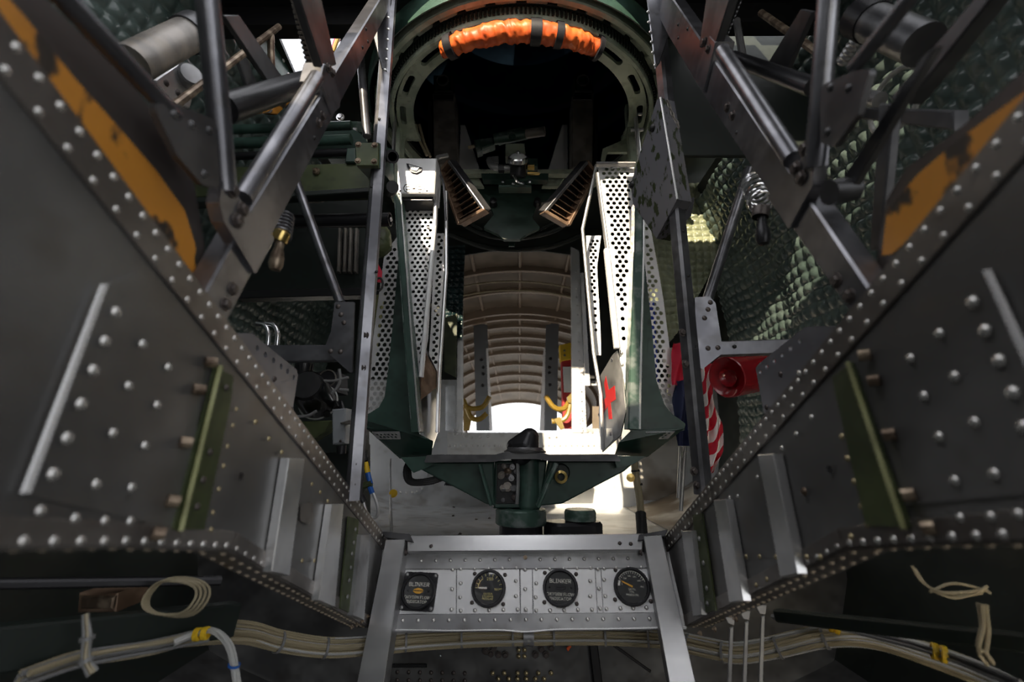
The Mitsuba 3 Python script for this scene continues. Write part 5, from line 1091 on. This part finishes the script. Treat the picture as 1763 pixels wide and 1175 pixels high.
part(k, 'cord', tube([aY(648, 430, 1.13), aY(646, 455, 1.103)], .002, 6), 'red_cloth'); part(k, 'ring', tube([aY(652, 490, 1.09) + np.array([.010 * math.cos(t), 0, .017 * math.sin(t)]) for t in np.linspace(0, 6.283, 24, endpoint=False)], .0028, 8, closed=True), 'rubber')
one('pale_cover', plate([(636, 512), (660, 505), (646, 610), (630, 610)], PY(1.75), .02), 'zinc_green', 'pale yellow-green cover between left post and perforated panel', 'cover')
k = thing('curved_pipe', 'pair of bright bent pipes at the left blanket', 'pipe')
for dx in (0, 16): part(k, 'pipe', tube(smooth_path([aY(442 + dx, 557, 1.12), aY(455 + dx, 560, 1.12), aY(462 + dx, 572, 1.12), aY(461 + dx, 596, 1.12)]), .0062, 12), 'chrome')
k = thing('oil_canister', 'glossy black canister behind the left bracket', 'canister')
a_, b_ = aY(526, 662, 1.08), aY(548, 692, 1.18)
part(k, 'body', lathe([(0, 0), (.034, .002), (.040, .01), (.044, .05), (.044, .12), (.0, .13)], a_, b_ - a_, 32), 'black_gloss')
part(k, 'neck', lathe([(.020, 0), (.022, .03), (.014, .034)], aY(522, 648, 1.12), (0, 0, 1), 20), 'black_gloss')
part(k, 'filler_cap', lathe([(.0125, 0), (.0135, .003), (.0125, .006), (.0135, .009), (.0125, .012), (.0135, .018), (.0, .02)], aY(522, 640, 1.12), (0, 0, 1), 20), 'alu', label='ribbed metal cap')
part(k, 'strap', tube([b_ + .047 * (axes(b_ - a_)[0] * math.cos(t) + axes(b_ - a_)[1] * math.sin(t)) for t in np.linspace(0, 6.283, 32, endpoint=False)], .0022, 6, closed=True), 'pale_wire')
k = thing('grey_junction', 'small grey junction box beside the left post foot', 'box')
part(k, 'body', slab([(571, 705), (595, 703), (594, 764), (572, 766)], PY(1.00), .04, .003), 'grey_box'); part(k, 'bracket', bar(aY(592, 730, 1.02), aY(612, 725, .905), .02, .004), 'gun_metal'); part(k, 'plug', rod(aY(588, 768, 1.01), aY(588, 782, 1.01), .010, 12), 'black_metal'); stud(k, aY(586, 760, .998), (0, -1, 0), .003, 'bolt_dark')
for j, q in enumerate(([(552, 656), (575, 656), (600, 650)], [(584, 636), (586, 655), (580, 668), (572, 678)], [(505, 718), (530, 716), (545, 708)], [(585, 671), (600, 672)])):
    one('equipment_cable', tube(smooth_path([aY(x, y, 1.10) for x, y in q]), .0036, 8), 'grey_wire', ['grey cable running level to the left post', 'grey cable looping down behind the left post', 'grey cable under the black canister', 'short grey cable end behind the left post'][j], 'cable')
k = thing('instrument', 'dark instrument behind the left side bar', 'instrument'); part(k, 'body', slab([(545, 640), (580, 640), (580, 675), (548, 678)], PY(1.2), .08), 'black_metal'); part(k, 'face', lathe([(.020, .002), (.022, .006), (.024, 0)], aY(564, 652, 1.2), (0, -1, 0), 20), 'gun_metal')
for x, y in ((576, 690), (560, 700), (585, 694)): part(k, 'fitting', rod(aY(x, y, 1.2), aY(x + 3, y + 14, 1.16), .009, 10), 'black_gloss')
one('olive_ledge', slab([(505, 727), (570, 724), (560, 745), (520, 770), (512, 740)], PY(1.12), .04), 'green_olive', 'olive ledge below the black canister', 'ledge')
one('lower_equipment', slab([(480, 770), (625, 765), (625, 900), (480, 900)], PY(1.60), .08), 'green_black', 'dark equipment low behind the left beam', 'equipment')
one('middle_equipment', slab([(470, 660), (622, 640), (622, 775), (470, 790)], PY(1.45), .08), 'green_black', 'dark equipment behind the canister', 'equipment')
k = thing('hose_line', 'line with yellow and blue fittings bending up by the left beam end', 'hose')
part(k, 'line', tube(smooth_path([aY(625, 862, 1.13), aY(630, 880, 1.13), aY(640, 892, 1.13), aY(650, 888, 1.13), aY(650, 872, 1.13), aY(642, 848, 1.14)]), .0036, 10), 'alu')
part(k, 'blue_nut', rod(aY(641, 850, 1.14), aY(637, 838, 1.14), .0065, 6), 'blue_plastic', label='blue nut')
part(k, 'blue_sleeve', rod(aY(638, 834, 1.14), aY(633, 815, 1.15), .0060, 12), 'blue_plastic', label='blue sleeve')
part(k, 'yellow_sleeve', rod(aY(633, 814, 1.15), aY(629, 796, 1.15), .0062, 12), 'yellow_paint', label='yellow sleeve')
part(k, 'black_sleeve', rod(aY(629, 795, 1.15), aY(624, 770, 1.16), .0065, 12), 'rubber')
part(k, 'tee', rod(aY(622, 838, 1.14), aY(640, 833, 1.14), .008, 10), 'green_olive'); part(k, 'ferrule', rod(aY(618, 852, 1.13), aY(626, 866, 1.13), .009, 12), 'black_metal')
one('yellow_wedge', slab([(505, 172), (486, 168), (463, 195), (478, 198)], PX(-.62), .02), 'orange_paint', 'small orange painted corner behind the left clamp', 'plate')
one('yellow_wedge', slab([(445, 186), (452, 196), (433, 198), (430, 196)], PX(-.62), .02), 'orange_paint', 'small orange chip left of the orange corner', 'plate')
k = thing('hatch_frame', 'dark riveted frame strip left of the roof window', 'frame'); part(k, 'strip', slab([(430, 30), (468, 40), (510, 145), (470, 145)], PX(-.72), .02), 'green_dark'); studs_px(k, [(431, 42), (470, 68), (488, 104), (497, 128)], PX(-.72), .006, 'rivet_metal')
one('window_strap', slab([(592, 28), (612, 28), (588, 70), (574, 86), (584, 52)], PX(-.56), .01), 'red_cloth', 'red cloth strip hanging by the roof window', 'cloth')
one('window_rope', tube(smooth_path([aX(598, 44, -.55), aX(584, 62, -.55), aX(573, 90, -.55)]), .006, 8), 'gold_leather', 'golden cord hanging by the roof window', 'cord')
# ------------------------------------------------------------------ things on the right
k = thing('armor_box', 'chipped green armour box hung on the right post', 'box')
A, B, C = aY(1135, 168, .86), aY(1166, 343, .86), aY(1088, 352, 1.02)
pa = P3(A, B, C); off = np.array([.034, .012, 0])
outl = [(1131, 172), (1137, 168), (1166, 343), (1130, 411), (1090, 352), (1086, 318), (1104, 257), (1124, 207)]
q3 = [onp(x, y, pa) for x, y in outl]
part(k, 'body', hull(q3 + [p_ + off for p_ in q3]), 'green_chipped', 20)
part(k, 'bright_edge', rod(q3[1], q3[2], .0022, 8), 'alu_bright', label='worn bright edge')
for x, y in ((1124, 220), (1088, 318)): stud(k, onp(x, y, pa), facing(pa), .010, 'black', 'dome', 'hole')
c0 = onp(1147, 178, pa) + off * .5 + np.array([0, -.02, 0])
kk = thing('chain', 'short dark chain hanging beside the armour box', 'chain')
for i in range(7):
    c = aY(1150 + 2.6 * i + (2 if i > 4 else 0), 176 + 6.8 * i, .835); u_ = np.array([1, 0, 0]) if i % 2 else np.array([0, 1., 0])
    part(kk, 'link', tube([c + u_ * .0028 * math.cos(t) + np.array([.3, 0, -1]) * .0058 * math.sin(t) for t in np.linspace(0, 6.283, 14, endpoint=False)], .0013, 6, closed=True), 'gun_metal')
one('post_foot_bracket', hull([aY(x, y, Y) for x, y in ((1156, 345), (1196, 340), (1190, 372), (1160, 400)) for Y in (.89, .95)]), 'black_metal', 'black bracket under the armour box on the right post', 'bracket')
one('overhead_box', slab([(1130, 24), (1445, 24), (1410, 268), (1140, 268)], PY(1.06), .012), 'green_black', 'dark green sheet hanging on the right behind the struts', 'panel')
k = thing('red_cup', 'red open-ended cylinder lying under the right side bar', 'canister')
a_, b_ = aY(1250, 650, 1.12), aY(1340, 634, 1.22)
part(k, 'shell', lathe([(.0, .02), (.022, .018), (.043, .005), (.048, 0), (.0505, .002), (.050, .02), (.050, .16), (.0, .165)], a_, b_ - a_, 40), 'red_paint')
part(k, 'lamp_core', lathe([(.0, .034), (.012, .03), (.020, .02), (.024, .012)], a_ - unit(b_ - a_) * .006, b_ - a_, 28), 'red_paint')
k = thing('flag', 'furled flag with red and white stripes and navy field behind the right post', 'flag')
def flag_mesh(x0, x1, y0, y1, Y, nst, amp):
    us, vs = np.linspace(0, 1, 36), np.linspace(0, 1, 60); U, V = np.meshgrid(us, vs, indexing='ij'); pts = []
    for i in range(36):
        for j in range(60):
            t = vs[j]; xl = np.interp(t, [0, .3, 1], x0); xr = np.interp(t, [0, .3, .55, .8, 1], x1)
            x = xl + (xr - xl) * us[i]; y = y0 + (y1 - y0) * t
            pts.append(aY(x, y, Y) + np.array([0, amp * math.sin(us[i] * 13 + t * 4) + amp * .5 * math.sin(t * 9 + us[i] * 5), 0]))
    m_ = patch(lambda A_, B_: np.array(pts).reshape(36, 60, 3), us, vs)
    return m_, np.stack([U.ravel(), (V * nst / 13 + .25 * U).ravel() + .01 * np.sin(U.ravel() * 20)], -1)
m_, uv_ = flag_mesh((1202, 1208, 1212), (1224, 1230, 1245, 1243, 1226), 628, 815, 1.30, 9, .012)
part(k, 'stripes', m_, 'flag_stripes', True, label='red and white striped cloth', uv=uv_)
m_, _ = flag_mesh((1166, 1160, 1166), (1200, 1205, 1206, 1206, 1204), 655, 768, 1.34, 9, .014)
part(k, 'field', m_, 'navy_cloth', True, label='navy blue cloth')
m_, _ = flag_mesh((1160, 1158, 1156), (1200, 1204, 1205, 1206, 1206), 590, 664, 1.36, 9, .012)
part(k, 'red_field', m_, 'red_cloth', True, label='red cloth fold')
k = thing('blue_bag', 'blue cloth bag seen through the holes of the right outer panel', 'bag')
part(k, 'body', slab([(1086, 520), (1128, 520), (1138, 690), (1096, 690)], PY(1.62), .06, .01), 'blue_cloth'); q_ = aY(1107, 524, 1.65); part(k, 'strap', tube([q_, [q_[0], q_[1], CZ + 1.125]], .006, 8), 'blue_cloth')
one('orange_lamp', slab([(1161, 598), (1173, 594), (1175, 618), (1164, 624)], PY(1.70), .03, .006), 'orange_cloth', 'small orange item left of the right post', 'item')
one('yellow_cloth', slab([(1154, 628), (1166, 626), (1162, 680), (1150, 680)], PY(1.72), .02), 'zinc_green', 'pale yellow cloth left of the navy flag field', 'cloth')
one('white_shelf', slab([(1146, 600), (1180, 596), (1182, 625), (1146, 628)], PY(1.9), .04), 'white_paint', 'white ledge between right leg and post', 'ledge')
k = thing('hose_ring', 'pale ring and fittings behind the right gusset', 'ring')
c = aX(1540, 175, .58); part(k, 'ring', tube([c + np.array([.0, .05 * math.cos(t), .045 * math.sin(t)]) for t in np.linspace(0, 6.283, 40, endpoint=False)], .004, 8, closed=True), 'pale_wire'); part(k, 'fitting', rod(aX(1490, 168, .56), aX(1515, 172, .56), .012, 14), 'alu_dull')
one('fluted_pipe', lathe([(.010 + .0016 * (i % 2), .004 * i) for i in range(28)], aX(1450, 108, .55), aX(1478, 66, .55) - aX(1450, 108, .55), 14), 'alu_dull', 'short fluted pipe at the upper right', 'pipe')
# ------------------------------------------------------------------ groups of alike things
_groups = {'gauge': 'round gauges on the board', 'wire_bundle': 'wire bundles', 'side_beam': 'sloping side beams', 'diagonal_strut': 'broad diagonal struts', 'brace_tube': 'brace tubes',
           'strut_clamp': 'strut clamps', 'threaded_rod': 'threaded rods', 'gusset_plate': 'node gussets', 'node_tube': 'node tubes', 'upright_post': 'upright posts', 'post_gusset': 'post head gussets',
           'side_brace': 'thin side braces', 'side_gusset': 'side gussets', 'side_bar': 'side bars', 'hole_bracket': 'brackets with holes', 'machine_gun': 'guns in the turret', 'louver_box': 'louvred boxes',
           'turret_column': 'perforated turret columns', 'ring_arm': 'ring arms', 'hanging_strap': 'hanging straps', 'angle_rail': 'angle rails', 'orange_board': 'orange boards', 'harness_strap': 'harness straps',
           'carrier_rod': 'carrier rods', 'equipment_cable': 'equipment cables', 'thin_rod': 'thin rods', 'side_fin': 'fins beside the guns', 'tray': 'trays', 'coil_spring': 'coil springs', 'drain_plug': 'hanging handles',
           'actuator': 'actuators', 'flat_brace': 'flat braces', 'dark_member': 'dark members', 'cross_tube': 'cross tubes', 'short_brace': 'short braces', 'overhead_wire': 'overhead wires', 'hose': 'cream hoses', 'wire_coil': 'wire coils'}
for _k, _d in labels.items():
    _b = _k.rsplit('_', 1)[0] if _k[-3:].isdigit() else _k
    if _b in _groups and 'category' in _d: _d['group'] = _groups[_b]
